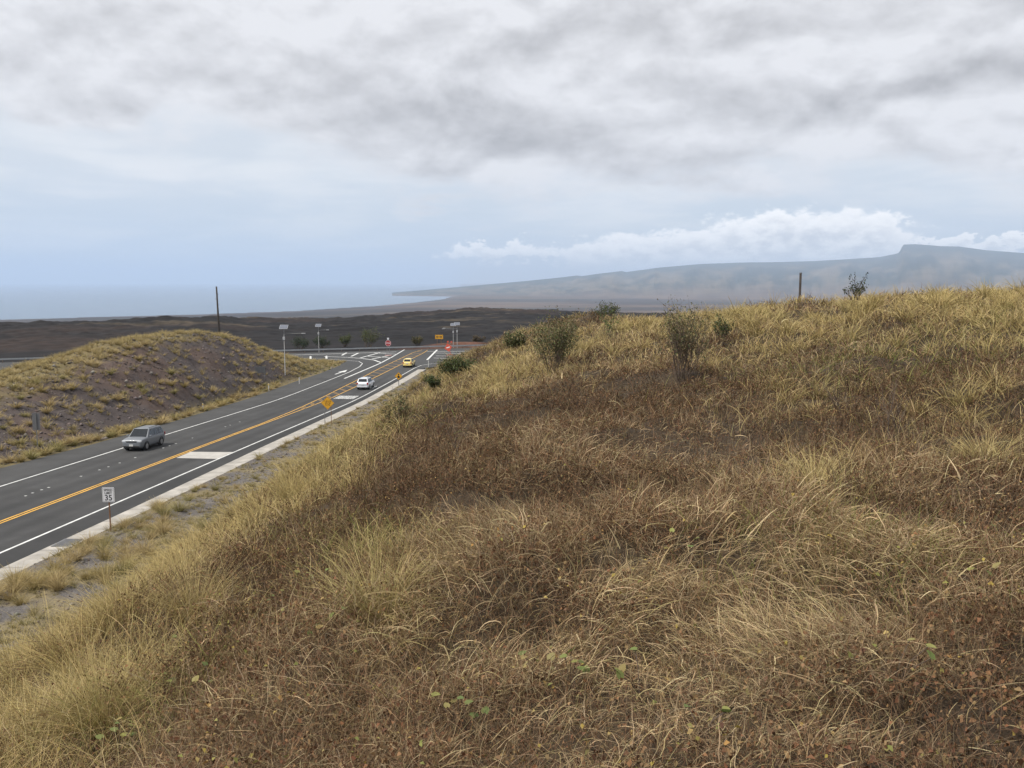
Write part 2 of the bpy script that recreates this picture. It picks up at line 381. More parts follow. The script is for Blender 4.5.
# cross road with its wide mouth: columns over s from near edge to far edge
near_e = lambda s: np.interp(s, [-160, -112, -75, -59, -50, -45.5, -43.2, -43, -26.9, -26.8, -25.2, -22, -16, 0, 60], [124, 148, 168, 175.5, 177, 174, 165, 150, 150, 158, 162, 165.5, 168, 173, 200])
far_e = lambda s: np.interp(s, [-160, -112, -67.7, -20.5, 60], [143, 167, 190, 211, 248])
sC = np.r_[np.arange(-160, -60, 3.), np.arange(-60, -46, 1.), np.arange(-46, -42.9, .25), -43.0, np.arange(-42, -26.9, 1.), -26.9, -26.8, np.arange(-26.4, -14, .5), np.arange(-14, 61, 3.)]
sC = np.unique(sC)
fC = np.linspace(0, 1, 16)
S, T = np.meshgrid(sC, fC, indexing='ij'); A = near_e(S)*(1-T)+far_e(S)*T
X, Y = sa2xy(S, A); Z = np.full(S.shape, float(zr(150.0))-.004)
cc = .056*(.88+.24*fbm(X/6, Y/6, 107, 4)); cc = np.stack([cc, cc*.99, cc*.985], -1)
xr = link_mesh('cross_road', fast_mesh('cross_road', np.c_[X.ravel(), Y.ravel(), Z.ravel()], grid_faces(*X.shape), cc.reshape(-1, 3), True), M_asph); structure(xr)

# concrete gutter with a low kerb lip
M_conc = mat('gutter_concrete', (.36, .335, .30), .85, var=.26, scale=1.1, bump=.2, bscale=20)
aG = np.r_[np.arange(-40, 158, 1.5), 158.]
v = []; prof_g = [(0, .0, -.2), (0, 0, .004), (.12, 0, .012), (.9, 0, .05), (1.0, 0, .13), (1.0, 0.12, .13), (1.0, .12, -.2)]
for a_ in aG:
    for (t_, o_, z_) in prof_g:
        s_ = gut_l(a_)+(gut_r(a_)-gut_l(a_))*t_+o_
        x_, y_ = sa2xy(s_, a_); v.append((x_, y_, zr(a_)+z_))
gut = new_mesh_obj('gutter', v, [tuple(int(i) for i in f) for f in grid_faces(len(aG), 7)[:, ::-1]], M_conc); structure(gut)
m = MB()                                                            # tooled joints across the gutter
for a_ in np.arange(20, 158, 3.0):
    x0, y0 = sa2xy(gut_l(a_)+.02, a_); x1, y1 = sa2xy(gut_r(a_)-.3, a_); z0 = zr(a_)
    wv = [(x0, y0, z0+.016), (x0+.0*ST, y0+.035, z0+.016), (x1, y1+.035, z0+.052), (x1, y1, z0+.052)]
    m.add(wv, [(0, 3, 2, 1)])
M_joint = mat('dark_joint_line', (.2, .185, .17), .95)  # joint strips in a darker tone than the gutter concrete
structure(m.build('gutter_joints', M_joint))

# painted markings: sheets a few millimetres over the asphalt
M_white = mat('white_road_paint', (.62, .62, .60), .6, var=.22, scale=1.6)
M_yellow = mat('yellow_road_paint', (.66, .36, .05), .6, var=.22, scale=1.6)
M_wornyel = mat('worn_yellow_paint', (.16, .10, .04), .7, var=.2, scale=1.5)
def zm(a, dz=.007): return float(zr(a))+dz
class Paint(MB):
    def line(s, pts, w=.15, dz=.007, step=1.5):
        P = []
        for (p, q) in zip(pts[:-1], pts[1:]):
            n = max(1, int(math.hypot(q[0]-p[0], q[1]-p[1])/step))
            P += [(p[0]+(q[0]-p[0])*i/n, p[1]+(q[1]-p[1])*i/n) for i in range(n)]
        P.append(pts[-1]); vs = []
        for i, (ps, pa_) in enumerate(P):
            q0 = P[max(i-1, 0)]; q1 = P[min(i+1, len(P)-1)]; dx, dy = q1[0]-q0[0], q1[1]-q0[1]; l = math.hypot(dx, dy) or 1
            for sg in (-1, 1):
                ss, aa_ = ps+sg*dy/l*w/2, pa_-sg*dx/l*w/2
                x_, y_ = sa2xy(ss, aa_); vs.append((x_, y_, zm(aa_, dz)))
        s.add(vs, [(2*i, 2*i+1, 2*i+3, 2*i+2) for i in range(len(P)-1)]); return s
    def quad(s, pts, dz=.007):
        vs = [(*sa2xy(p, q), zm(q, dz)) for p, q in pts]; s.add(vs, [tuple(range(len(vs)))]); return s
wl = Paint()
wl.line([(-28, -40), (-28, 150), (-28, 160), (-27.6, 166), (-26, 169.5), (-22, 170.2), (-14, 172)], .16)
wl.line([(-38.5, -40), (-38.5, 130), (-38.4, 153), (-38.9, 163), (-39.8, 169), (-41.5, 173.2), (-44.5, 175.6), (-50, 178.6), (-60, 178.2)], .16)
wl.line([(-36.6, 142.2), (-36.4, 169.4), (-36.9, 184), (-37.9, 204)], .3)
for b_ in ([(-36.5, 171), (-39.1, 176.5), (-42.4, 180), (-46.2, 182.6), (-52, 184.5)], [(-48.7, 187.5), (-49.4, 194.5)], [(-46, 185), (-46.5, 193.5)], [(-43.2, 181.5), (-41.9, 195)], [(-40.1, 179), (-38.3, 187)],
           [(-36.6, 182), (-43, 186)], [(-37.2, 191), (-43.1, 194.5)], [(-28.3, 177.6), (-30.1, 204)], [(-31.8, 199.3), (-16, 200.5)], [(-29.5, 195), (-16, 193)], [(-27.9, 187.5), (-17, 185.5)], [(-27.6, 182.2), (-18, 178.5)],
           [(-63, 186), (-38.5, 197.5)], [(-100, 166), (-63, 186)]):
    wl.line(b_, .42)
for i, (s_, a_) in enumerate([(-34.9, 53.3), (-35, 54.2), (-35, 55.2), (-35, 56), (-35, 60), (-35, 62.5), (-35, 63.8), (-35, 65.5), (-35, 68), (-35, 73), (-35, 74.2), (-35, 75.5), (-35, 79), (-35, 87), (-35, 88.3), (-35, 91)]):
    wl.quad([(s_-.08, a_-.08), (s_+.08, a_-.08), (s_+.08, a_+.08), (s_-.08, a_+.08)], .012)
def stencil(s0, s1, a0, a1, n):                                     # unreadable painted word: a row of upright strokes joined by bars
    wd = (s1-s0)/n
    for k_ in range(n):
        b0 = s0+k_*wd
        wl.line([(b0+.12, a0), (b0+.12, a1)], .16); wl.line([(b0+wd-.14, a0), (b0+wd-.14, a1)], .14)
        wl.line([(b0+.12, a0+(a1-a0)*(.06 if k_ % 2 else .94)), (b0+wd-.14, a0+(a1-a0)*(.06 if k_ % 2 else .94))], .22)
        if k_ % 3: wl.line([(b0+.12, (a0+a1)/2), (b0+wd-.14, (a0+a1)/2)], .2)
stencil(-31.4, -28.6, 115.6, 119.2, 5)
stencil(-31.0, -28.7, 128.6, 131.6, 4)
wl.line([(-39.9, 148.8), (-39.7, 153.5)], .3); wl.quad([(-40.4, 152.5), (-39.1, 152.5), (-39.7, 156.6)])
structure(wl.build('white_road_markings', M_white))
yl = Paint()
yl.line([(-32.18, -40), (-32.18, 90), (-32.5, 101), (-33.1, 112), (-33.6, 126), (-34.4, 160), (-34.4, 196), (-33.6, 204)], .14)
yl.line([(-31.88, -40), (-31.88, 195), (-32.2, 203)], .14)
structure(yl.build('yellow_road_markings', M_yellow))
yh = Paint()
lf = lambda a: np.interp(a, [90, 101, 112, 126, 160, 196], [-32.2, -32.5, -33.1, -33.6, -34.4, -34.4])
for a_ in np.arange(104, 198, 4.2):
    yh.line([(-31.97, a_), (float(lf(a_+2.6))+.12, a_+2.6)], .55)
structure(yh.build('yellow_median_hatching', M_wornyel))
pt_ = Paint(); pt_.quad([(-31.6, 68.1), (-31.75, 71.2), (-28.1, 71.3), (-28.1, 67.9)], .0045)
structure(pt_.build('concrete_patch', mat('road_patch_concrete', (.42, .40, .37), .85, var=.12, scale=1.5)))
sk = Paint()
for s_, a0, a1 in ((-30.9, 20, 44), (-29.2, 47, 66), (-36.3, 84, 108)):
    sk.line([(s_, a0), (s_+.15, a1)], .22, .0035)
# ------------------------------------------------------------------ vehicles
M_tyre = mat('tyre_rubber', (.018, .018, .018), .85)
M_glass = mat('car_glass', (.012, .015, .018), .06, spec=.6)
M_blk = mat('black_plastic', (.022, .022, .023), .6)
M_rim = mat('alloy_rim', (.42, .42, .43), .35, metal=.7)
M_lamp = mat('headlamp_lens', (.6, .62, .64), .12, spec=.6)
M_tail = mat('tail_lamp_red', (.30, .012, .012), .25)
M_plate = mat('licence_plate_white', (.62, .62, .6), .5)
M_chrome = mat('chrome_trim', (.28, .28, .29), .45, metal=.6)
def roadpose(s, a, toward):
    """frame with x along travel on the sloping road"""
    x, y = sa2xy(s, a); z = float(zr(a)); sl = (float(zr(a+2))-float(zr(a-2)))/4
    pitch = -math.atan(sl)*(1 if not toward else -1)
    rz = math.pi/2-TH+(math.pi if toward else 0)
    return (x, y, z+.008), (0, pitch, rz)
def car(label, s, a, toward, paint, L_, W, H, cab, hood, style, name='parked_car'):
    loc, rot = roadpose(s, a, toward)
    t = thing(name, label, 'car', loc); t.rotation_euler = rot
    hw = W/2; fx = L_/2; rw = L_*.075*.98
    zb = H*.605                                                    # belt line
    hz = hood
    st = [(fx, .38, .74, hw*.74), (fx-.05, .30, hz-.14, hw*.87), (fx-.20, .24, hz-.04, hw*.96), (fx-.55, .22, hz, hw*.985), (cab[0]+.08, .22, hz+.05, hw), (cab[0]-.35, .22, zb, hw), (0, .22, zb, hw), (cab[3]+.5, .22, zb+.02, hw),
          (-fx+.28, .26, zb+.02, hw*.975), (-fx+.07, .32, zb-.02, hw*.92), (-fx, .40, zb-.16, hw*.84)]
    vs = []; n = 13
    for (x, zl, zt, w_) in st:
        zm_ = zl+(zt-zl)*.55
        half = [(w_*.80, zl), (w_*.965, zl+.10), (w_, zm_), (w_*.985, zt-.10), (w_*.93, zt-.015), (w_*.62, zt+.015)]
        ring = [(0, zl)]+half+[(0, zt+.022)]
        ring = ring + [(-p, q) for p, q in half[::-1]]
        vs += [(x, p, q) for p, q in ring]
    n = 14; fs = []
    for i in range(len(st)-1):
        for k_ in range(n): fs.append((i*n+k_, (i+1)*n+k_, (i+1)*n+(k_+1) % n, i*n+(k_+1) % n))
    fs += [tuple(range(n)), tuple(range((len(st)-1)*n+n-1, (len(st)-1)*n-1, -1))]
    body = new_mesh_obj('body', vs, fs, paint, t, True)
    sub = body.modifiers.new('smooth', 'SUBSURF'); sub.levels = 1; sub.render_levels = 2
    cr = [body.data.edges[i] for i in range(0)]
    # greenhouse: bottom front, top front, top rear, bottom rear in x ; half widths at belt and roof
    b0, t0, t1, b1 = cab; wb, wt = hw*.93, hw*.74; zr_ = H
    c = lambda x, w_, z: (x, w_, z)
    q = {'fbl': (b0, wb, zb-.03), 'fbr': (b0, -wb, zb-.03), 'rbl': (b1, wb, zb-.03), 'rbr': (b1, -wb, zb-.03),
         'ftl': (t0, wt, zr_-.03), 'ftr': (t0, -wt, zr_-.03), 'rtl': (t1, wt, zr_-.05), 'rtr': (t1, -wt, zr_-.05)}
    m = MB(); nx, ny = 6, 6; xs = [t0+(t1-t0)*i/nx for i in range(nx+1)]
    vs = [q['fbl'], q['fbr'], q['rbr'], q['rbl']]; fs = []
    for i, x in enumerate(xs):
        for j in range(ny+1):
            yy = -1+2*j/ny; crown = .03*(1-yy*yy)+.012*(1-((i/nx)*2-1)**2)
            zz = (zr_-.03)+( -.02*i/nx)+crown
            vs.append((x, yy*wt, zz))
    I = lambda i, j: 4+i*(ny+1)+j
    for i in range(nx):
        for j in range(ny): fs.append((I(i, j), I(i, j+1), I(i+1, j+1), I(i+1, j)))
    fs += [(1, 0)+tuple(I(0, j) for j in range(ny, -1, -1)), (3, 2)+tuple(I(nx, j) for j in range(0, ny+1)), (0, 3)+tuple(I(i, ny) for i in range(nx, -1, -1)), (2, 1)+tuple(I(i, 0) for i in range(0, nx+1))]
    cab_o = new_mesh_obj('cabin', vs, fs, paint, t, False)
    bv = cab_o.modifiers.new('bevel', 'BEVEL'); bv.width = .05; bv.segments = 3; bv.limit_method = 'ANGLE'; bv.angle_limit = .5
    def pane(nm, A_, B_, C_, D_, u0, u1, v0, v1, off, mm=M_glass, parent=t):
        A_, B_, C_, D_ = map(Vector, (A_, B_, C_, D_)); nn = (B_-A_).cross(D_-A_).normalized()
        def P_(u, v): return (A_*(1-u)+B_*u)*(1-v)+(D_*(1-u)+C_*u)*v+nn*off
        pts = [P_(u0, v0), P_(u1, v0), P_(u1, v1), P_(u0, v1)]
        bk_ = [p-nn*.07 for p in pts]
        return new_mesh_obj(nm, pts+bk_, [(0,1,2,3), (0,4,5,1), (1,5,6,2), (2,6,7,3), (3,7,4,0)], mm, parent)
    pane('windscreen', q['fbr'], q['fbl'], q['ftl'], q['ftr'], .06, .94, .07, .94, .035)
    pane('rear_window', q['rbl'], q['rbr'], q['rtr'], q['rtl'], .10, .90, .30, .90, .035)
    for A_, B_, C_, D_, flip in ((q['fbl'], q['rbl'], q['rtl'], q['ftl'], 0), (q['rbr'], q['fbr'], q['ftr'], q['rtr'], 1)):
        for (u0, u1) in ((.10, .36), (.39, .66), (.69, .93)):
            if flip: u0, u1 = 1-u1, 1-u0
            pane('side_window', A_, B_, C_, D_, u0, u1, .12, .88, .02)
    wr = .355
    for wx in (fx-.88, -fx+.95):
        for sg in (1, -1):
            ar = MB(); K = 18; yo = sg*(hw+.006); yi = sg*(hw-.10)
            v_ = []; 
            for i in range(K+1):
                an = math.pi*(-.12+1.24*i/K)
                for r_, y_ in ((wr+.025, yo), (wr+.085, yo), (wr+.085, yi), (wr+.025, yi)): v_.append((wx+r_*math.cos(an), y_, wr+r_*math.sin(an)))
            f_ = []
            for i in range(K):
                for k_ in range(4): f_.append((i*4+k_, i*4+(k_+1) % 4, (i+1)*4+(k_+1) % 4, (i+1)*4+k_))
            ar.add(v_, f_).build('wheel_arch', M_blk, t)
            ww = MB(); ww.tube([(wx, sg*(hw-.24), wr), (wx, sg*(hw-.22), wr), (wx, sg*(hw-.03), wr), (wx, sg*(hw+.012), wr)], [wr*.93, wr, wr, wr*.9], 28)
            wo = ww.build('wheel', M_tyre, t, True)
            rm = MB(); rm.disc((wx, sg*(hw+.016), wr), wr*.62, (0, 1, 0), .012, 24)
            for k_ in range(5):
                an = k_*2*math.pi/5; rm.box((wx+math.cos(an)*wr*.32, sg*(hw+.026), wr+math.sin(an)*wr*.32), (wr*.55, .014, .06), Matrix.Rotation(-an, 3, 'Y'))
            rm.build('rim', M_rim, wo)
    # front
    gl = MB(); gl.box((fx-.028, 0, hz-.24), (.06, hw*.95, .13)); gl.build('grille', M_blk, t, bevel=.01)
    for k_ in range(1):
        MB().box((fx-.0, 0, hz-.24), (.03, hw*.9, .025)).build('grille_bar', M_chrome, t)
    for sg in (1, -1):
        MB().box((fx-.13, sg*hw*.74, hz-.20), (.20, hw*.34, .15)).build('headlight', M_lamp, t, bevel=.03)
        MB().box((fx-.06, sg*hw*.66, .45), (.07, .18, .09)).build('fog_lamp', M_lamp, t, bevel=.02)
        mm_ = MB(); mm_.box((b0-.30, sg*(hw+.09), zb+.09), (.12, .20, .15)); mm_.build('wing_mirror', paint, t, bevel=.03)
        MB().box((0, sg*(hw+.004), .33), (L_*.42, .03, .12)).build('sill_cladding', M_blk, t, bevel=.01)
        MB().box((-fx+.10, sg*hw*.82, zb-.10), (.16, hw*.24, .30)).build('tail_light', M_tail, t, bevel=.02)
        for dx in (.25, -.75):
            MB().box((dx+(b0+b1)/2+.3, sg*(hw+.012), zb-.14), (.17, .03, .03)).build('door_handle', M_chrome if style == 'wagon' else paint, t, bevel=.006)
        MB().tube([(t0-.15, sg*wt*.86, H+.035), (t1+.15, sg*wt*.86, H+.03)], .022, 6).build('roof_rail', M_blk, t)
    MB().box((fx-.005, 0, .40), (.09, hw*1.5, .15)).build('front_bumper', M_blk, t, bevel=.04)
    MB().box((fx+.045, 0, .53), (.02, .34, .16)).build('front_plate', M_plate, t)
    MB().box((-fx+.01, 0, .46), (.12, hw*1.66, .17)).build('rear_bumper', M_blk if style == 'wagon' else paint, t, bevel=.04)
    MB().box((-fx-.01, 0, .78), (.04, .34, .17)).build('rear_plate', M_plate, t)
    MB().box((0, 0, .27), (L_*.86, W*.8, .14)).build('underbody', M_blk, t)
    return t
P_silver = mat('silver_car_paint', (.20, .212, .23), .5, metal=.35, spec=.4, coat=.08)
P_white = mat('pale_silver_car_paint', (.62, .64, .68), .35, metal=.2, spec=.5, coat=.4)
P_yellow = mat('pale_yellow_car_paint', (.72, .56, .20), .4, spec=.4, coat=.3)
car('grey silver SUV driving towards the viewer in the lane beside the hillock', -36.8, 73.2, True, P_silver, 4.55, 1.86, 1.76, (1.15, .42, -1.78, -2.16), 1.06, 'wagon', 'grey_suv')
car('pale silver SUV seen from behind on the right lane, beside the yellow median stripes', -29.85, 128.6, False, P_white, 4.55, 1.86, 1.70, (1.0, .30, -1.75, -2.16), 1.0, 'suv', 'silver_suv')
car('pale yellow car seen from behind, farthest along the right lane near the junction', -29.5, 163.3, False, P_yellow, 4.2, 1.80, 1.62, (.95, .30, -1.5, -1.98), .98, 'suv', 'yellow_car')

# ------------------------------------------------------------------ signs, lamps, rails, poles
M_post = mat('galvanised_steel', (.20, .20, .20), .55, metal=.4, var=.12, scale=4)
M_rust = mat('rusty_steel_post', (.19, .10, .055), .8, var=.3, scale=6)
M_signw = mat('white_sign_face', (.66, .66, .68), .5, var=.05, scale=3)
M_signy = mat('yellow_sign_face', (.66, .34, .025), .5, var=.06, scale=3)
M_signr = mat('red_sign_face', (.33, .035, .04), .5)
M_signo = mat('orange_sign_face', (.50, .085, .05), .6)
M_ink = mat('black_sign_ink', (.02, .02, .022), .6)
M_back = mat('weathered_sign_back', (.14, .14, .145), .6, var=.15, scale=3)
M_wood = mat('weathered_pole_wood', (.045, .037, .032), .9, var=.3, scale=3)
M_woodl = mat('grey_post_wood', (.16, .125, .095), .9, var=.3, scale=3)
M_paintw = mat('white_plastic', (.68, .68, .66), .6)
M_panel = mat('solar_cells', (.14, .15, .18), .18, spec=.6)
M_lampw = mat('lamp_housing', (.40, .41, .42), .5)
M_dely = mat('yellow_reflector', (.75, .5, .08), .5)
ROADROT = math.pi/2-TH
def ground_z(s, a):
    x, y = sa2xy(s, a)
    if s > float(gut_r(a)) and a < 150: return float(hill_z(np.array([x]), np.array([y]))[0])
    if s < float(left_edge(a)): return float(max(mound_z(np.array([s]), np.array([a]))[0], zr(a)-.15)) if a < 175 else float(zr(a))-.1
    return float(zr(a))
def at(s, a, dz=0): x, y = sa2xy(s, a); return (x, y, ground_z(s, a)+dz)
FACE = math.pi                                                      # local +y of a sign is its face; turn it to face the viewer
def lettering(txt, size, m, parent, loc):
    cu = bpy.data.curves.new('lettering', 'FONT'); cu.body = txt; cu.size = size; cu.align_x = 'CENTER'; cu.align_y = 'CENTER'; cu.extrude = .003; cu.offset = .012*size
    o = bpy.data.objects.new('lettering_src', cu); COL.objects.link(o)
    dg = bpy.context.evaluated_depsgraph_get(); me = bpy.data.meshes.new_from_object(o.evaluated_get(dg)); bpy.data.objects.remove(o)
    o = bpy.data.objects.new('lettering', me); me.materials.clear(); me.materials.append(m); COL.objects.link(o); o.parent = parent; o.location = loc; o.rotation_euler = (math.pi/2, 0, math.pi)
    return o
def plate(pts, th, m, nm, parent, y=0):
    n = len(pts); vs = [(p, y+th/2, q) for p, q in pts]+[(p, y-th/2, q) for p, q in pts]
    fs = [tuple(range(n)), tuple(range(2*n-1, n-1, -1))]+[(i, i+n, (i+1) % n+n, (i+1) % n) for i in range(n)]
    o = new_mesh_obj(nm, vs, fs, m, parent)
    bm = bmesh.new(); bm.from_mesh(o.data); bmesh.ops.recalc_face_normals(bm, faces=bm.faces); bm.to_mesh(o.data); bm.free()
    return o
def rrect(w_, h_, cz, r=.05, n=4):
    out = []
    for cx, cy, a0 in ((w_/2-r, h_/2-r, 0), (-w_/2+r, h_/2-r, 90), (-w_/2+r, -h_/2+r, 180), (w_/2-r, -h_/2+r, 270)):
        for i in range(n+1): an = math.radians(a0+90*i/n); out.append((cx+r*math.cos(an), cz+cy+r*math.sin(an)))
    return out
def ring_plate(outer, inner, th, m, nm, parent, y):
    n = len(outer); vs = [(p, y, q) for p, q in outer]+[(p, y, q) for p, q in inner]
    return new_mesh_obj(nm, vs, [(i, (i+1) % n, (i+1) % n+n, i+n) for i in range(n)], m, parent)
def diamond(h, cz): return [(0, cz+h), (-h, cz), (0, cz-h), (h, cz)]
# speed limit
t = thing('speed_limit_sign', 'white speed limit 35 sign on a thin rusty post at the gutter', 'road sign', at(-24.55, 44.6), math.pi-.02)
MB().box((0, -.03, 1.2), (.06, .05, 2.4)).build('post', M_rust, t)
pl = plate(rrect(.66, .80, 2.0), .02, M_signw, 'sign_face', t, .012)
ring_plate(rrect(.61, .75, 2.0, .04), rrect(.585, .725, 2.0, .035), 0, M_ink, 'border', pl, .0235)
lettering('SPEED', .175, M_ink, pl, (0, .024, 2.25)); lettering('LIMIT', .175, M_ink, pl, (0, .024, 2.09)); lettering('35', .43, M_ink, pl, (0, .024, 1.82))
# big yellow diamond on two posts
t = thing('warning_sign', 'large yellow diamond warning sign with rows of dark lettering on two thin posts', 'road sign', at(-24.55, 88.3), math.pi-.03)
MB().box((-.34, -.03, 1.35), (.05, .05, 2.7)).build('post', M_rust, t); MB().box((.34, -.03, 1.35), (.05, .05, 2.7)).build('post', M_post, t)
pl = plate(diamond(.70, 2.25), .02, M_signy, 'sign_face', t, .012)
ring_plate(diamond(.66, 2.25), diamond(.63, 2.25), 0, M_ink, 'border', pl, .0235)
m = MB()
for zrow, n_, h_ in ((2.44, 6, .15), (2.25, 5, .13), (2.06, 4, .13)):      # rows too small to read in the photograph
    for k_ in range(n_):
        cx = (k_-(n_-1)/2)*.125
        m.box((cx-.036, .026, zrow), (.022, .006, h_)); m.box((cx+.0, .026, zrow+(h_/2-.012)*(1 if k_ % 2 else -1)), (.05, .006, .022))
        if k_ % 3 == 0: m.box((cx+.032, .026, zrow), (.022, .006, h_))
m.build('lettering', M_ink, pl)
# small yellow diamond
t = thing('warning_sign', 'small yellow diamond warning sign with a dark arrow symbol farther along the gutter', 'road sign', at(-25.3, 131.0, -.1), math.pi-.03)
MB().box((.0, -.03, 1.0), (.09, .05, 2.0)).build('post', M_back, t)
pl = plate(diamond(.60, 1.62), .02, M_signy, 'sign_face', t, .012)
ring_plate(diamond(.57, 1.62), diamond(.54, 1.62), 0, M_ink, 'border', pl, .0235)
m = MB(); m.box((0, .026, 1.66), (.10, .006, .46)); m.add([(0, .03, 2.0), (-.16, .03, 1.82), (.16, .03, 1.82)], [(0, 1, 2)])
m.add([(.2*math.cos(2*math.pi*(k_+.5)/8), .031, 1.48+.2*math.sin(2*math.pi*(k_+.5)/8)) for k_ in range(8)], [tuple(range(8))]); m.build('arrow_symbol', M_ink, pl)
# stop sign on the island
def octagon(r, cz): return [(r*math.cos(math.pi/8+k_*math.pi/4), cz+r*math.sin(math.pi/8+k_*math.pi/4)) for k_ in range(8)]
t = thing('stop_sign', 'red octagonal stop sign with a white plate above it at the junction', 'road sign', at(-38.3, 187.0), math.pi-.1)
MB().box((-.28, -.03, 1.4), (.07, .05, 2.8)).build('post', M_post, t); MB().box((.28, -.03, 1.4), (.07, .05, 2.8)).build('post', M_post, t)
pl = plate(octagon(.70, 2.75), .02, M_signr, 'sign_face', t, .012)
ring_plate(octagon(.67, 2.75), octagon(.62, 2.75), 0, M_signw, 'border', pl, .0235)
lettering('STOP', .44, M_signw, pl, (0, .024, 2.72))
plate(rrect(.42, .40, 3.72), .02, M_signw, 'plate_above', t, .012)
MB().box((0, -.05, .08), (1.5, .6, .16)).build('base', mat('faded_pink_base', (.42, .26, .24), .8), t, bevel=.03)
# two-way arrow board
t = thing('arrow_board', 'wide yellow board with a black double arrow behind the guardrail', 'road sign', (*sa2xy(-30.8, 212.3), EYE-16.4), math.pi-.12)
for px_ in (-.5, .5): MB().box((px_, -.04, 1.5), (.08, .06, 3.0)).build('post', M_rust, t)
pl = plate(rrect(2.0, 1.05, 2.75), .03, M_signy, 'sign_face', t, .012)
ring_plate(rrect(1.9, .95, 2.75), rrect(1.8, .85, 2.75), 0, M_ink, 'border', pl, .029)
m = MB(); m.box((0, .032, 2.75), (.95, .006, .18))
for sg in (1, -1): m.add([(sg*.8, .036, 2.75), (sg*.4, .036, 3.05), (sg*.4, .036, 2.45)], [(0, 1, 2)])
m.build('arrow_symbol', M_ink, pl)
# roll-up work sign
t = thing('roadwork_sign', 'tilted orange roll-up work sign on a spread stand with small flags at the junction', 'road sign', at(-24.6, 186.5), math.pi-.45)
m = MB(); [m.tube([(0, 0, .55), (dx, dy, .03)], .035, 6) for dx, dy in ((.9, .5), (-.9, .5), (.9, -.5), (-.9, -.5))]; m.tube([(0, 0, .5), (0, 0, 1.1)], .04, 6)
m.build('stand', M_signo, t)
d_ = plate(diamond(.95, 1.95), .02, M_signo, 'sign_face', t, .05); d_.rotation_euler = (.0, .28, 0)
plate(rrect(.9, .22, 1.98), .006, M_signw, 'white_strip', d_, .066)
for dx in (-.35, .35):
    m = MB(); m.tube([(0, 0, 2.75), (dx*1.3, 0, 3.35)], .015, 5); fo = m.build('flag_staff', M_post, t)
    plate([(dx*1.3, 3.35), (dx*1.3+.42, 3.25), (dx*1.3+.40, 2.95), (dx*1.25, 3.02)], .01, M_signo, 'flag', fo)
# signs seen from behind on the left
t = thing('sign_back', 'tall grey sign back on a slim steel post at the foot of the hillock', 'road sign', at(-44.6, 70.2), .1)
MB().box((0, -.04, 1.55), (.07, .05, 3.1)).build('post', M_post, t); plate(rrect(.62, 1.45, 2.3), .02, M_back, 'sign_plate', t, .0); MB().box((0, -.02, 1.62), (.62, .02, .05)).build('brace', M_post, t)
t = thing('sign_back', 'wide grey sign back on the stony verge before the tip of the hillock', 'road sign', at(-45.6, 127.5), .35)
MB().box((.62, -.05, 1.0), (.09, .05, 2.0)).build('post', M_post, t); MB().box((-.5, -.05, 1.0), (.07, .05, 2.0)).build('post', M_back, t); plate(rrect(1.5, .95, 1.5), .02, M_back, 'sign_plate', t, 0)
# delineators along the left edge
for (s_, a_, lab, mm, h_) in ((-43.2, 100.8, 'yellow topped marker post among the tufts at the foot of the hillock', M_dely, .95), (-43.3, 124.4, 'yellow marker post on the left verge in front of the wide sign back', M_dely, 1.1),
                              (-41.7, 134.0, 'white marker post on the asphalt edge, opposite the pale silver SUV', M_paintw, 1.0), (-25.75, 163.2, 'short white marker post past the end of the concrete gutter', M_paintw, 1.15)):
    t = thing('marker_post', lab, 'post', at(s_, a_)); MB().tube([(0, 0, 0), (0, 0, h_)], .055, 8).build('post', mm if mm is M_paintw else M_signw, t); MB().box((0, -.06, h_-.14), (.1, .02, .2)).build('reflector', mm, t)
# white drums and a low barrier on the island edge
for (s_, a_, lab) in ((-53.0, 178.6, 'white traffic drum at the near edge of the cross road, left of its twin'), (-49.9, 179.6, 'white traffic drum at the near edge of the cross road, nearest the painted stripes')):
    t = thing('traffic_drum', lab, 'drum', at(s_, a_)); MB().tube([(0, 0, 0.0), (0, 0, .08), (0, 0, .09), (0, 0, .62), (0, 0, .66)], [.30, .30, .24, .2, .12], 14).build('barrel', M_paintw, t, True)
    MB().box((0, 0, .03), (.75, .75, .06)).build('base', M_blk, t)
t = thing('barrier', 'low dark plank barrier between the two white traffic drums', 'barrier', at(-51.4, 179.1), .1)
MB().box((0, 0, .5), (2.2, .06, .16)).build('rail', M_back, t); [MB().box((dx, 0, .22), (.08, .3, .44)).build('leg', M_back, t) for dx in (-.9, .9)]
# manhole slabs in the gutter
for s_, a_, lab, sz, mm in ((-25.65, 42.3, 'grey metal drain grate set in the concrete gutter near the speed limit sign', (.95, 1.3), M_post),):
    t = thing('drain_grate', lab, 'drain', (*sa2xy(s_, a_), float(zr(a_))+.07), -TH); m = MB(); m.box((0, 0, 0), (sz[0], sz[1], .03)); fr_ = m.build('frame', M_post, t)
    m = MB(); [m.box((0, -sz[1]/2+.1+.12*k_, .022), (sz[0]-.2, .05, .014)) for k_ in range(10)]; m.build('bars', M_back, t)
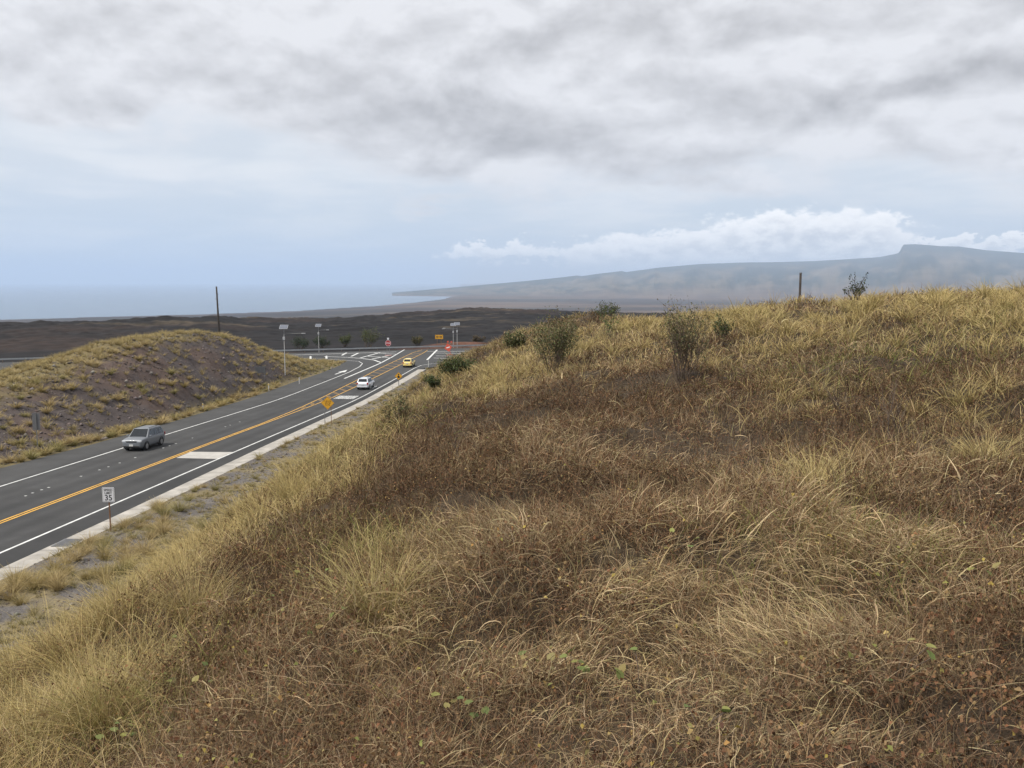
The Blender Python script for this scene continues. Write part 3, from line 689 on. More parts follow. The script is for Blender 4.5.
# guardrail round the far side of the junction
pts = [(s_, float(far_e(s_))-.5) for s_ in np.arange(-150, 40, 3.8)]
gx, gy = sa2xy(-20.5, 210.5)
t = thing('guardrail', 'long galvanised steel guardrail along the far side of the cross road', 'guardrail', (gx, gy, EYE-16.18))
for n_, mm_ in (('rail', M_lampw),):
    prof_ = [(-.02, .53), (.03, .56), (-.03, .63), (.03, .70), (-.03, .77), (.03, .84), (-.02, .86)]
    vs = []
    for s_, a_ in pts:
        for o_, z_ in prof_: x_, y_ = sa2xy(s_, a_+o_); vs.append((x_-gx, y_-gy, z_))
    new_mesh_obj('rail', vs, [tuple(int(i) for i in f) for f in grid_faces(len(pts), len(prof_))], mm_, t)
for s_, a_ in pts[::1]:
    x_, y_ = sa2xy(s_, a_+.14); MB().box((x_-gx, y_-gy, .3), (.14, .18, 1.0)).build('post', M_woodl, t)
# solar street lamps
def solar(lab, s_, a_, h_, armdir, z0=None, arm=2.6, az_=0.):
    loc = at(s_, a_) if z0 is None else (*sa2xy(s_, a_), z0)
    t = thing('solar_street_lamp', lab, 'street lamp', loc, 0, 'solar lamps round the junction')
    MB().tube([(0, 0, 0), (0, 0, .15), (0, 0, .16), (0, 0, h_)], [.13, .13, .08, .055], 10).build('pole', M_post, t, True)
    m = MB(); R_ = Matrix.Rotation(az_, 3, 'Z') @ Matrix.Rotation(math.radians(38), 3, 'X')
    m.box((0, -.05, h_+.35), (1.25, .95, .05), R_); p_ = m.build('solar_panel', M_panel, t); m = MB(); m.box((0, -.05, h_+.35), (1.32, 1.02, .035), R_); m.build('panel_frame', M_lampw, p_)
    zz = h_-.75; m = MB(); m.tube([(0, 0, zz-.1), (armdir*.5, .0, zz), (armdir*arm, 0, zz+.06)], .038, 6); m.build('arm', M_post, t)
    m = MB(); m.box((armdir*(arm+.25), 0, zz+.05), (.62, .24, .10)); m.build('lamp_head', M_lampw, t, bevel=.03)
    MB().box((0, -.16, h_-1.5), (.32, .24, .5)).build('battery_box', M_lampw, t, bevel=.02)
    return t
solar('solar street lamp rising from the grass behind the tip of the hillock', -45.4, 138.5, 7.6, 1, arm=2.9)
solar('solar street lamp with its arm to the right, alone on the guardrail line', -57.2, 199.5, 6.0, 1, EYE-16.6, arm=1.9)
solar('left one of the paired solar lamps, its arm over the road', -27.4, 213.2, 6.2, -1, EYE-17.2, 2.2)
solar('right one of the paired solar lamps, standing a little taller', -26.2, 211.2, 6.3, -1, EYE-17.0, 2.9)
# utility poles
t = thing('utility_pole', 'tall dark wooden utility pole beyond the hillock, bare of wires', 'pole', (*sa2xy(-69.9, 172), EYE-16.3))
m = MB(); m.tube([(0.35, 0, 0), (0.15, 0, 7.5), (0, 0, 15.2)], [.24, .2, .15], 10); m.build('shaft', M_wood, t, True)
for z_, dx in ((13.6, .3), (12.7, -.28), (11.8, .22)): MB().tube([(0, 0, z_), (dx, 0, z_), (dx, 0, z_+.16)], .04, 6).build('pin', M_wood, t)
d = pix_ray(800, 291); k_ = 62.0
t = thing('utility_pole', 'dark wooden post top rising behind the grassy crest beside the small tree', 'pole', (d[0]*k_, d[1]*k_, EYE-6.0))
m = MB(); m.tube([(0, 0, 0), (0, 0, 6.55)], [.10, .08], 10); m.build('shaft', M_wood, t, True); MB().tube([(0, 0, 6.53), (0, 0, 6.60)], [.095, .08], 10).build('pole_cap', M_back, t)
# ------------------------------------------------------------------ grass and undergrowth
class Blades:
    def __init__(s): s.V = []; s.F = []; s.C = []; s.n = 0
    def add(s, P, L, W, az, phi0, curl, cb, ct, K=4, wob=0., twist=None, taper=.85):
        N = len(P)
        if N == 0: return
        L, W, az, phi0, curl = [np.broadcast_to(np.asarray(q, float), (N,)) for q in (L, W, az, phi0, curl)]
        tw = RNG.uniform(-1.2, 1.2, N) if twist is None else twist
        dh = np.c_[np.cos(az), np.sin(az), np.zeros(N)]; sd = np.c_[-np.sin(az), np.cos(az), np.zeros(N)]
        pos = P.copy(); nodes_ = [pos.copy()]; sw = RNG.uniform(-1, 1, (N, 2))*wob
        for i in range(K):
            ph = phi0+curl*((i+.5)/K)
            side = sw[:, 0]*math.sin(i*1.9)+sw[:, 1]*math.cos(i*2.3)
            st = (np.sin(ph)[:, None]*dh + np.c_[np.zeros(N), np.zeros(N), np.cos(ph)] + side[:, None]*sd)*(L/K)[:, None]
            pos = pos+st; nodes_.append(pos.copy())
        nd = np.stack(nodes_, 1)                                    # N,K+1,3
        ph = (phi0+curl*.4)
        up = -np.cos(ph)[:, None]*dh; up[:, 2] = np.sin(ph)
        wv = np.cos(tw)[:, None]*sd+np.sin(tw)[:, None]*up
        prof = (1-taper*(np.arange(K+1)/K)**1.3)*.5; prof[0] *= .7
        off = wv[:, None, :]*W[:, None, None]*prof[None, :, None]
        V = np.stack([nd-off, nd+off], 2).reshape(-1, 3)
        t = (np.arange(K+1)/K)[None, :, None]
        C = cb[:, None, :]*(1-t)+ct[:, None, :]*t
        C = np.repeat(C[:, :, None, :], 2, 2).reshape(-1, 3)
        b = (np.arange(N)*(K+1)*2)[:, None]+ (np.arange(K)*2)[None]
        b = b.ravel()+s.n
        s.F.append(np.c_[b, b+1, b+3, b+2]); s.V.append(V.astype(np.float32)); s.C.append(C.astype(np.float32)); s.n += len(V)
    def leaves(s, P, size, C, tilt=1.2, cup=.25):
        """small pointed leaves: four corners, slightly folded"""
        N = len(P)
        if N == 0: return
        az = RNG.uniform(0, 6.283, N); ti = RNG.uniform(-tilt, tilt, N); ro = RNG.uniform(-tilt, tilt, N); size = np.broadcast_to(size, (N,))
        u = np.c_[np.cos(az)*np.cos(ti), np.sin(az)*np.cos(ti), np.sin(ti)]
        v = np.c_[-np.sin(az)*np.cos(ro), np.cos(az)*np.cos(ro), np.sin(ro)]
        n = np.cross(u, v)
        pts = np.stack([P-u*size[:, None]*.5, P+v*size[:, None]*.36+n*size[:, None]*cup*.5, P+u*size[:, None]*.5, P-v*size[:, None]*.36+n*size[:, None]*cup*.5], 1)
        b = np.arange(N)*4+s.n
        s.F.append(np.c_[b, b+1, b+2, b+3]); s.V.append(pts.reshape(-1, 3).astype(np.float32)); s.C.append(np.repeat(C, 4, 0).astype(np.float32)); s.n += N*4
    def mesh(s, name):
        me = fast_mesh(name, np.concatenate(s.V), np.concatenate(s.F), np.concatenate(s.C)); return me
M_grass = mat_attr('dry_grass_blades', .7, transl=.22, spec=.15)
M_litter = mat_attr('dead_stems_and_leaves', .85, transl=.08, spec=.1)
M_leaf = mat_attr('living_leaves', .55, transl=.25, spec=.25)
U = RNG.uniform
def pick(pal, N, var=.22):
    pal = np.asarray(pal, float); c = pal[RNG.integers(0, len(pal), N)]
    return c*(1+U(-var, var, (N, 1)))*(1+U(-.06, .06, (N, 3)))

# colour zones of the hillside, as soft patches on the ground
def blobs(lst):
    out = []
    for (u, v, ru, rv, amp) in lst:
        p = on_hill(u, v); r = math.hypot(p[0], p[1]); dep = max(.045, (EYE-p[2])/r)
        lat = ru*r/FPX; lon = min(rv*r/FPX/dep, 2.0+rv*.07)
        out.append((p[0], p[1], math.atan2(p[0], p[1]), lat, lon, amp))
    return out
STRAW = blobs([(60,690,95,70,1),(15,650,50,60,1),(110,600,80,45,.8),(205,560,60,40,.8),(250,520,50,40,.8),(300,462,55,35,.9),(360,422,45,30,.6),(430,392,55,25,.45),(372,570,60,40,1),(392,610,40,45,.6),
  (800,300,150,14,1),(950,298,150,20,1),(1010,320,90,26,1),(880,318,110,10,.8),(620,332,75,18,1),(490,365,55,20,.9),(700,318,60,12,.7),(745,365,40,20,.6),(975,432,70,22,.8),(800,405,50,13,.9),(820,490,55,35,.6),(960,350,90,18,.4),(1000,470,50,20,.4),(640,360,60,16,.5),(540,345,40,14,.5)])
COMB = blobs([(830,610,85,60,1),(560,440,80,25,.6),(650,640,110,55,.6),(480,560,60,40,.6),(540,670,90,30,.5),(700,500,80,30,.4),(880,580,80,40,.5),(420,640,60,40,.6),(760,700,120,40,.5),(940,500,80,30,.4)])
RUST = blobs([(290,620,95,65,1.2),(270,560,55,35,.9),(480,440,110,35,.9),(600,392,140,22,.7),(760,385,110,20,.6),(960,398,90,24,.6),(1000,520,60,55,.9),(1000,660,70,60,.7),(190,690,55,40,.9),(560,610,60,30,.6),(450,480,60,35,.6),(330,500,45,35,.8),(700,440,90,25,.5),(850,430,60,20,.4)])
GREEN = blobs([(430,395,45,22,.7),(400,425,40,22,.5),(360,560,45,40,.4),(150,725,70,30,.5),(880,368,110,20,.45),(850,560,90,35,.35),(970,335,60,15,.3),(300,545,30,20,.4)])
def zone(bl, x, y):
    t = np.zeros(len(x))
    for (cx, cy, an, lat, lon, amp) in bl:
        dx = x-cx; dy = y-cy; la = dx*math.cos(an)-dy*math.sin(an); lo = dx*math.sin(an)+dy*math.cos(an)
        t = t+amp*np.exp(-((la/lat)**2+(lo/lon)**2))
    return t
def scatter(r0, r1, dens, azm=40, amin=None):
    a0 = math.radians(-azm); a1 = math.radians(azm)
    n = int((r1*r1-r0*r0)/2*(a1-a0)*dens)
    r = np.sqrt(U(r0*r0, r1*r1, n)); a = U(a0, a1, n); x = r*np.sin(a); y = r*np.cos(a)
    s, aa = xy2sa(x, y); ok = (s > gut_r(aa)+7.0) & (aa < 150)
    return x[ok], y[ok]
BANDS = [(1.3, 3.2, 6500), (3.2, 5, 5600), (5, 8, 3800), (8, 13, 1900), (13, 22, 700), (22, 36, 260), (36, 58, 85), (58, 110, 18)]
dead = Blades(); dry = Blades()
for (r0, r1, dens) in BANDS:
    x, y = scatter(r0, r1, dens, 36)
    xw, yw = scatter(max(r0, .7), r1, dens*.45, 82 if r1 < 14 else 60)          # thinner cover to either side of the view
    kw = np.abs(np.degrees(np.arctan2(xw, yw))) > 36; x = np.r_[x, xw[kw]]; y = np.r_[y, yw[kw]]
    r = np.hypot(x, y); n = len(x)
    zs = zone(STRAW, x, y); zc = zone(COMB, x, y); zr_ = zone(RUST, x, y); zg = zone(GREEN, x, y)
    cl = fbm(x/.75, y/.75, 201, 3); c2 = fbm(x/2.4, y/2.4, 205, 3); c3 = fbm(x/1.3, y/1.3, 209, 2)
    h = hill_z(x, y); px_ = r/FPX; W0 = np.maximum(.0030, .60*px_)
    hum = np.clip((cl-.32)*1.9, 0, 1)                                # canopy hummocks and gaps between
    gap = (cl < .42) & (U(0, 1, n) < np.where(r < 6, .5, .75))
    s_, a_ = xy2sa(x, y)
    cb_ = fbm(x/3.1, y/3.1, 215, 3)
    zs = zs*np.where(r < 22, .75, 1.)+1.1*sstep(23, 29, r)*sstep(.36, .56, cb_)*(s_ > -4)+.9*sstep(.0, 1.6, -1.7-.075*a_-s_)*sstep(.28, .46, cb_)
    zr_ = (np.where(r < 8, .24, .60)+zr_*np.where(r < 8, .8, 1)+np.clip((.50-c2)*5, 0, .9))*(1-.65*sstep(22, 28, r)); zc = zc*.75+.05+np.clip((c3-.58)*3, 0, .4)-np.clip((c3-.6)*3, 0, .4); zc = np.maximum(zc, 0)*(1-.6*np.clip(zr_-.2, 0, 1))
    lf = np.clip(r/5.5, .5, 1.); pass
    tot = 1.0+1.1*zr_+.75*zc+.45*zs+.5*zg
    u = U(0, 1, n)*tot
    k_litter = (u < 1.0) & ~gap
    k_rust = (u >= 1.0) & (u < 1.0+1.1*zr_) & ~gap
    k_comb = (u >= 1.0+1.1*zr_) & (u < 1.0+1.1*zr_+.75*zc)
    k_straw = (u >= 1.0+1.1*zr_+.75*zc) & (u < 1.0+1.1*zr_+.75*zc+.45*zs)
    k_green = (u >= 1.0+1.1*zr_+.75*zc+.45*zs)
    sw = 1-np.clip(zs*.9, 0, .85)
    # tangled dead stems
    i = np.where(k_litter & (U(0, 1, n) < sw+.15))[0]; m_ = len(i)
    P = np.c_[x[i], y[i], h[i]+U(-.02, .06, m_)+hum[i]*.36*U(.15, 1, m_)]
    c = pick([(.25,.165,.095), (.13,.076,.043), (.40,.30,.18), (.17,.088,.048), (.19,.145,.068), (.31,.235,.15), (.085,.058,.037), (.20,.11,.058), (.36,.26,.145)], m_, .3)*((.30+1.18*c2[i])*(1-.32*np.clip(zr_[i]-.2, 0, 1)))[:, None]
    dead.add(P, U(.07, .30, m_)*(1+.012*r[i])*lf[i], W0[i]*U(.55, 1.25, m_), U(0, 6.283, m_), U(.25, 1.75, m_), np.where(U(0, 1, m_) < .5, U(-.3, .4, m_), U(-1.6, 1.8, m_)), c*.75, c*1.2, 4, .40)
    # rusty curled leaves on thin stems
    i = np.where(k_rust)[0]; m_ = len(i)
    P = np.c_[x[i], y[i], h[i]+U(.0, .10, m_)+hum[i]*.40*U(.2, 1, m_)]
    c = pick([(.16,.078,.042), (.20,.105,.055), (.115,.062,.038), (.23,.14,.072), (.15,.098,.055), (.27,.18,.09)], m_, .3)
    dead.leaves(P, np.maximum(U(.012, .036, m_), px_[i]*U(.9, 1.7, m_)), c, 1.4, .5)
    j = i[U(0, 1, m_) < .35]; m2 = len(j); c = pick([(.15,.085,.05), (.11,.07,.045), (.2,.13,.08)], m2)
    dead.add(np.c_[x[j], y[j], h[j]], U(.15, .45, m2), W0[j]*.7, U(0, 6.283, m2), U(.1, 1.2, m2), U(-.8, 1.2, m2), c, c, 4, .35)
    # pale grass combed over the mounds, hanging downhill
    i = np.where(k_comb)[0]; m_ = len(i)
    fl = -1.57+(fbm(x[i]/1.6, y[i]/1.6, 211, 2)-.5)*5.0
    P = np.c_[x[i], y[i], h[i]+.05+hum[i]*.38*U(.3, 1, m_)]
    c = pick([(.44,.33,.185), (.33,.245,.14), (.55,.43,.25), (.27,.20,.11), (.36,.29,.14)], m_, .2)*(.40+1.25*c2[i])[:, None]
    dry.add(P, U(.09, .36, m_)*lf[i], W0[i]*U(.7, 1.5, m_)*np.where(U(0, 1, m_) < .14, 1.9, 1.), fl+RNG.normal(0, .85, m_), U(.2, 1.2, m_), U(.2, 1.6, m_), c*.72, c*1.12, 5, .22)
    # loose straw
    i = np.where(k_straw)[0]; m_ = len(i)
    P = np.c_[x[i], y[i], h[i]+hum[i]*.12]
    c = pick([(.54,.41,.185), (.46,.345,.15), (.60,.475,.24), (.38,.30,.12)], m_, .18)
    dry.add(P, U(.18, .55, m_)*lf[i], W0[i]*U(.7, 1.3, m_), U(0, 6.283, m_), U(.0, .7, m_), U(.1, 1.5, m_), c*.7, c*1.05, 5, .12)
    if r0 < 13:                                                     # odd yellowed leaves caught in the mat
        i = np.where(U(0, 1, n) < (.006 if r0 < 5 else .008))[0]; m_ = len(i)
        dry.leaves(np.c_[x[i], y[i], h[i]+.06+hum[i]*.38], np.maximum(U(.016, .038, m_), px_[i]*1.6), pick([(.36, .27, .07), (.27, .23, .07), (.40, .30, .12), (.33, .20, .07), (.22, .22, .07)], m_, .2), .9, .5)
    i = np.where(k_green)[0]; m_ = len(i)
    P = np.c_[x[i], y[i], h[i]+hum[i]*.2*U(.3, 1, m_)]
    c = pick([(.16,.17,.045), (.22,.22,.06), (.13,.145,.04), (.27,.25,.09)], m_, .2)
    dry.add(P, U(.2, .5, m_), W0[i]*U(.8, 1.5, m_), U(0, 6.283, m_), U(.1, 1.0, m_), U(.0, 1.4, m_), c*.8, c*1.1, 4, .15)
def tuft_blades(B, P, n, hgt, spread, W, cb, ct, lean=None):
    """fountain grass: many fine blades fanning out of one crown"""
    N = len(P); idx = np.repeat(np.arange(N), n); m_ = len(idx)
    az = U(0, 6.283, m_); rad = np.sqrt(U(0, 1, m_)); H = np.broadcast_to(hgt, (N,))[idx]
    base = P[idx]+np.c_[np.cos(az)*rad*H*.16, np.sin(az)*rad*H*.16, np.zeros(m_)]
    B.add(base, H*U(.55, 1.25, m_), np.broadcast_to(W, (N,))[idx]*U(.7, 1.2, m_), az+RNG.normal(0, .35, m_), .05+rad*spread*U(.5, 1.1, m_), U(.05, .9, m_)+rad*.45, cb[idx]*U(.75, 1.2, (m_, 1)), ct[idx]*U(.8, 1.2, (m_, 1)), 5, .08)
for (r0, r1, dens, nb) in [(2.2, 6, 2.6, 230), (6, 12, 2.0, 150), (12, 24, 1.5, 85), (24, 42, 1.1, 55), (42, 75, .45, 40), (75, 110, .16, 30)]:
    x, y = scatter(r0, r1, dens, 62)
    s_, a_ = xy2sa(x, y); r_q = np.hypot(x, y); cb_ = fbm(x/3.1, y/3.1, 215, 3)
    z_ = zone(STRAW, x, y)+1.0*sstep(23, 29, r_q)*sstep(.38, .56, cb_)*(s_ > -4)+.8*sstep(.0, 1.6, -1.7-.075*a_-s_)*sstep(.28, .46, cb_)+np.clip((fbm(x/2.4, y/2.4, 205, 3)-.68)*5, 0, .4)
    z_ = z_-np.where(r_q < 20, np.clip((fbm(x/2.4, y/2.4, 205, 3)-.68)*5, 0, .4)+.08, 0)
    ok = U(0, 1, len(x)) < np.clip(z_*1.15-.22, 0, 1); x, y = x[ok], y[ok]; r = np.hypot(x, y); N_ = len(x)
    P = np.c_[x, y, hill_z(x, y)-.03]
    g = U(0, 1, (N_, 1))
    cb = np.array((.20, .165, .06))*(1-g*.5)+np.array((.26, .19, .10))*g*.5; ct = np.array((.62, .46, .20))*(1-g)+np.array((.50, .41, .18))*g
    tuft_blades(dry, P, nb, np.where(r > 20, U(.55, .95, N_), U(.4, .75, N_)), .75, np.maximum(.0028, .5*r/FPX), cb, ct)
# small tufts covering the hillock and its crest where none can be told apart
n = 5200; s_ = U(-70, -43.4, n); a_ = U(62, 172, n); rise = (left_edge(a_)-.4-s_-.8)/12.0
dn = np.clip(.17+.95*sstep(.62, .98, rise)+.25*sstep(.5, .65, fbm(s_/4, a_/6, 221, 3))+.6*sstep(134, 146, a_), 0, 1)
ok = (U(0, 1, n) < dn) & (rise > .05); s_, a_ = s_[ok], a_[ok]; x, y = sa2xy(s_, a_); N_ = len(x)
P = np.c_[x, y, mound_z(s_, a_)-.05]; g = U(0, 1, (N_, 1))
hill_cb = np.array((.24, .18, .088))*(1-g)+np.array((.20, .16, .075))*g; hill_ct = np.array((.54, .42, .20))*(1-g)+np.array((.38, .31, .14))*g
tuft_blades(dry, P, 26, U(.35, .85, N_), .6, .045, hill_cb, hill_ct)
# grassy triangle and the far verge by the junction
n = 900; s_ = U(-60, -25, n); a_ = U(120, 178, n)
ok = ((s_ < left_edge(a_)-.3) & (a_ < near_e(s_)-.5) & (a_ > 140)) | ((s_ > gut_r(a_)+.4) & (s_ < gut_r(a_)+6) & (a_ < 160)); s_, a_ = s_[ok], a_[ok]; x, y = sa2xy(s_, a_); N_ = len(x)
zz = np.where(s_ < -35, np.maximum(mound_z(s_, np.minimum(a_, 174)), zr(a_)-.15), hill_z(x, y)); g = U(0, 1, (N_, 1))
tuft_blades(dry, np.c_[x, y, zz-.05], 26, U(.25, .6, N_), .9, .07, np.array((.2, .17, .07))*(1-g)+np.array((.13, .14, .05))*g, np.array((.46, .36, .17))*(1-g)+np.array((.28, .25, .1))*g)
# short sparse growth on the gravel verge
n = 3400; s_ = U(-25, -17.5, n); a_ = U(24, 130, n); t_ = s_-gut_r(a_); x, y = sa2xy(s_, a_); ok = (t_ > .25) & (t_ < 7.4) & (U(0, 1, n) < sstep(.28, .6, fbm(x/2.6, y/2.6, 241, 3))); x, y = x[ok], y[ok]; N_ = len(x); g = U(0, 1, (N_, 1))
tuft_blades(dry, np.c_[x, y, hill_z(x, y)-.03], 26, U(.14, .42, N_)*np.where(y < 52, 1.35, .85), .8, .016, np.array((.22, .18, .08))*(1-g)+np.array((.15, .14, .055))*g, np.array((.46, .36, .18))*(1-g)+np.array((.33, .28, .12))*g)
# the far flank of the hill beside the gutter
n = 2600; s_ = U(-24, -3, n); a_ = U(24, 158, n); t_ = s_-gut_r(a_); ok = (t_ > 6.4) & (t_ < 23) & (a_ > 30); s_, a_ = s_[ok], a_[ok]; x, y = sa2xy(s_, a_); N_ = len(x); g = U(0, 1, (N_, 1))
tuft_blades(dry, np.c_[x, y, hill_z(x, y)-.05], 34, U(.3, .7, N_), .9, np.maximum(.012, .45*np.hypot(x, y)/FPX), np.array((.22, .17, .075))*(1-g)+np.array((.15, .13, .055))*g, np.array((.45, .345, .165))*(1-g)+np.array((.30, .22, .11))*g)
o = link_mesh('dead_undergrowth', dead.mesh('dead_undergrowth'), M_litter); o['kind'] = 'stuff'; o['label'] = 'brown tangle of dead stems and leaves over the hill'
o = link_mesh('dry_grass', dry.mesh('dry_grass'), M_grass); o['kind'] = 'stuff'; o['label'] = 'straw coloured dry grass over the hill and hillock'
print('blades', dead.n, dry.n)

# scrubby specks over the lava
n = 9000; r = np.sqrt(U(228**2, 560**2, n)); a_ = np.radians(U(-36, 8, n)); x, y = r*np.sin(a_), r*np.cos(a_); ok = U(0, 1, n) < sstep(.38, .62, fbm(x/40, y/16, 231, 3)); x, y, r = x[ok], y[ok], r[ok]; N_ = len(x)
zg_ = ground_at(x, y); c0 = pick([(.20, .16, .09), (.26, .20, .11), (.05, .055, .03), (.14, .10, .06), (.04, .042, .025)], N_)
tuft_blades(dry, np.c_[x, y, zg_-.1], 14, U(.4, 1.1, N_), 1.1, .16, c0*.8, c0*1.1)
# loose stones on the hillock's face and on the verge
nst = 9000; s1 = left_edge(80)-U(.4, 15, nst); a1 = U(58, 160, nst); s1 = s1+left_edge(a1)-left_edge(80); x1, y1 = sa2xy(s1, a1); z1 = mound_z(s1, a1); q1 = U(.04, .20, nst)**1.0*np.where(U(0, 1, nst) < .06, 2.2, .8)
a2 = U(26, 120, 6000); s2 = gut_r(a2)+U(.1, 7.5, 6000); x2, y2 = sa2xy(s2, a2); z2 = hill_z(x2, y2); q2 = U(.02, .09, 6000)*np.where(U(0, 1, 6000) < .08, 2., 1.)
C3 = np.c_[np.r_[x1, x2], np.r_[y1, y2], np.r_[z1, z2]]; Q = np.r_[q1, q2]; ns_ = len(Q)
octa = np.array([(1,0,0),(0,1,0),(-1,0,0),(0,-1,0),(0,0,.8),(0,0,-.6)], float)
vv = C3[:, None, :]+octa[None]*Q[:, None, None]*U(.55, 1.25, (ns_, 6, 1))*np.stack([U(.7, 1.3, (ns_, 6)), U(.7, 1.3, (ns_, 6)), U(.5, 1.0, (ns_, 6))], -1)
ff = np.array([(0,1,4),(1,2,4),(2,3,4),(3,0,4),(1,0,5),(2,1,5),(3,2,5),(0,3,5)]); FF = (np.arange(ns_)*6)[:, None, None]+ff[None]
cst = np.repeat(pick([(.10,.085,.08), (.15,.13,.12), (.07,.06,.058), (.20,.175,.16), (.13,.095,.08)], ns_, .25), 6, 0)
o = link_mesh('gravel', fast_mesh('gravel', vv.reshape(-1, 3), FF.reshape(-1, 3), cst), M_soil); o['kind'] = 'stuff'; o['label'] = 'loose lava stones on the hillock and the road verge'
# single tufts one can tell apart
def tuft_mesh(nb, W, k):
    B = Blades(); g = k % 3
    cb = np.array([[(.21,.17,.065), (.17,.155,.055), (.25,.19,.09)][g]]); ct = np.array([[(.48,.37,.17), (.40,.335,.15), (.52,.40,.20)][g]])
    tuft_blades(B, np.zeros((1, 3)), nb, 1.0, .65, W, cb, ct); me = B.mesh('grass_tuft'); me.materials.append(M_grass); return me
T_near = [tuft_mesh(210, .016, k) for k in range(6)]
T_far = [tuft_mesh(110, .05, k) for k in range(6)]
def put_tuft(me, p, sc, label, group):
    o = bpy.data.objects.new('grass_tuft', me); COL.objects.link(o)
    o.location = p; o.rotation_euler = (0, 0, random.uniform(0, 6.28)); o.scale = (sc*random.uniform(1, 1.25), sc*random.uniform(1, 1.25), sc)
    return tag(o, label, 'grass tuft', group)
LV = 'straw coloured grass tuft on the grey gravel verge between the gutter and the slope'
cnt = 0; k_ = 0
spots = []
while cnt < 122 and k_ < 6000:
    k_ += 1; a = random.uniform(24, 74) if random.random() < .8 else random.uniform(74, 120); t = random.uniform(.3, 6.4); s = float(gut_r(a))+t
    x, y = sa2xy(s, a); dn = float(fbm(np.array([x/4.]), np.array([y/4.]), 301, 3)[0])
    if random.random() > (dn-.3)*2.6*(1.3 if a < 50 else .75): continue
    if any((x-q[0])**2+(y-q[1])**2 < .35 for q in spots): continue
    spots.append((x, y)); z = float(hill_z(np.array([x]), np.array([y]))[0])
    put_tuft(random.choice(T_near), (x, y, z-.03), random.uniform(.42, .72)*(1.35 if a < 52 else .9), LV, 'grass tufts on the gravel verge'); cnt += 1
LF = 'golden grass tuft in the row along the foot of the hillock beside the road'
for a in np.arange(57, 133, .98):
    a = float(a)+random.uniform(-.35, .35); s = float(left_edge(a))-random.uniform(.25, 1.5)
    p = at(s, a); put_tuft(random.choice(T_far), (p[0], p[1], p[2]-.05), random.uniform(.6, 1.05), LF, 'grass tufts along the foot of the hillock')
LM = 'dry grass tuft growing on the dark stony face of the hillock'
cnt = 0; k_ = 0; spots = []
while cnt < 97 and k_ < 9000:
    k_ += 1; a = random.uniform(62, 148); t = random.uniform(1.5, 12); s = float(left_edge(a))-t
    x, y = sa2xy(s, a); dn = float(fbm(np.array([s/5.]), np.array([a/7.]), 311, 3)[0])
    if random.random() > (dn-.36)*3+t*.02+(.35 if a < 80 else 0): continue
    if any((x-q[0])**2+(y-q[1])**2 < .9 for q in spots): continue
    spots.append((x, y)); z = float(mound_z(np.array([s]), np.array([a]))[0])
    put_tuft(random.choice(T_far), (x, y, z-.06), random.uniform(.5, 1.05), LM, 'grass tufts on the face of the hillock'); cnt += 1
# big fountain tufts close by
def fountain(u, v, hgt, nb, lab, green=.3, spread=.6, W=.0032):
    B = Blades(); cb = np.array([(.22, .175, .07)])*(1-green)+np.array([(.17, .18, .05)])*green; ct = np.array([(.62, .48, .22)])*(1-green*.6)+np.array([(.36, .34, .13)])*green*.6
    tuft_blades(B, np.zeros((1, 3)), nb, hgt, spread, W, cb, ct)
    me = B.mesh('fountain_grass'); p = on_hill(u, v); o = link_mesh('fountain_grass', me, M_grass, loc=(p[0], p[1], p[2]-.04)); tag(o, lab, 'grass clump')
fountain(105, 735, .62, 900, 'big feathery clump of greenish straw grass nearest the viewer at the brow', .35)
fountain(12, 760, .7, 800, 'pale clump of drooping straw grass in front of the gravel verge', .05, .8)
fountain(195, 625, .7, 620, 'upright fine golden clump at the brow of the hill above the gravel verge', .15, .45)
fountain(378, 625, .62, 420, 'yellow green clump of drooping broad blades beside the rusty vine patch', .55, .7, .006)
fountain(292, 505, .8, 420, 'tall thin pale grass clump at the brow below the yellow diamond sign', .1, .4, .006)
fountain(815, 500, .5, 360, 'leaning straw clump on the brown slope beneath the bare dead shrub', .1, .8, .006)
fountain(985, 470, .62, 520, 'wide arching clump of pale grass far right on the brown slope', .15, .95, .007)

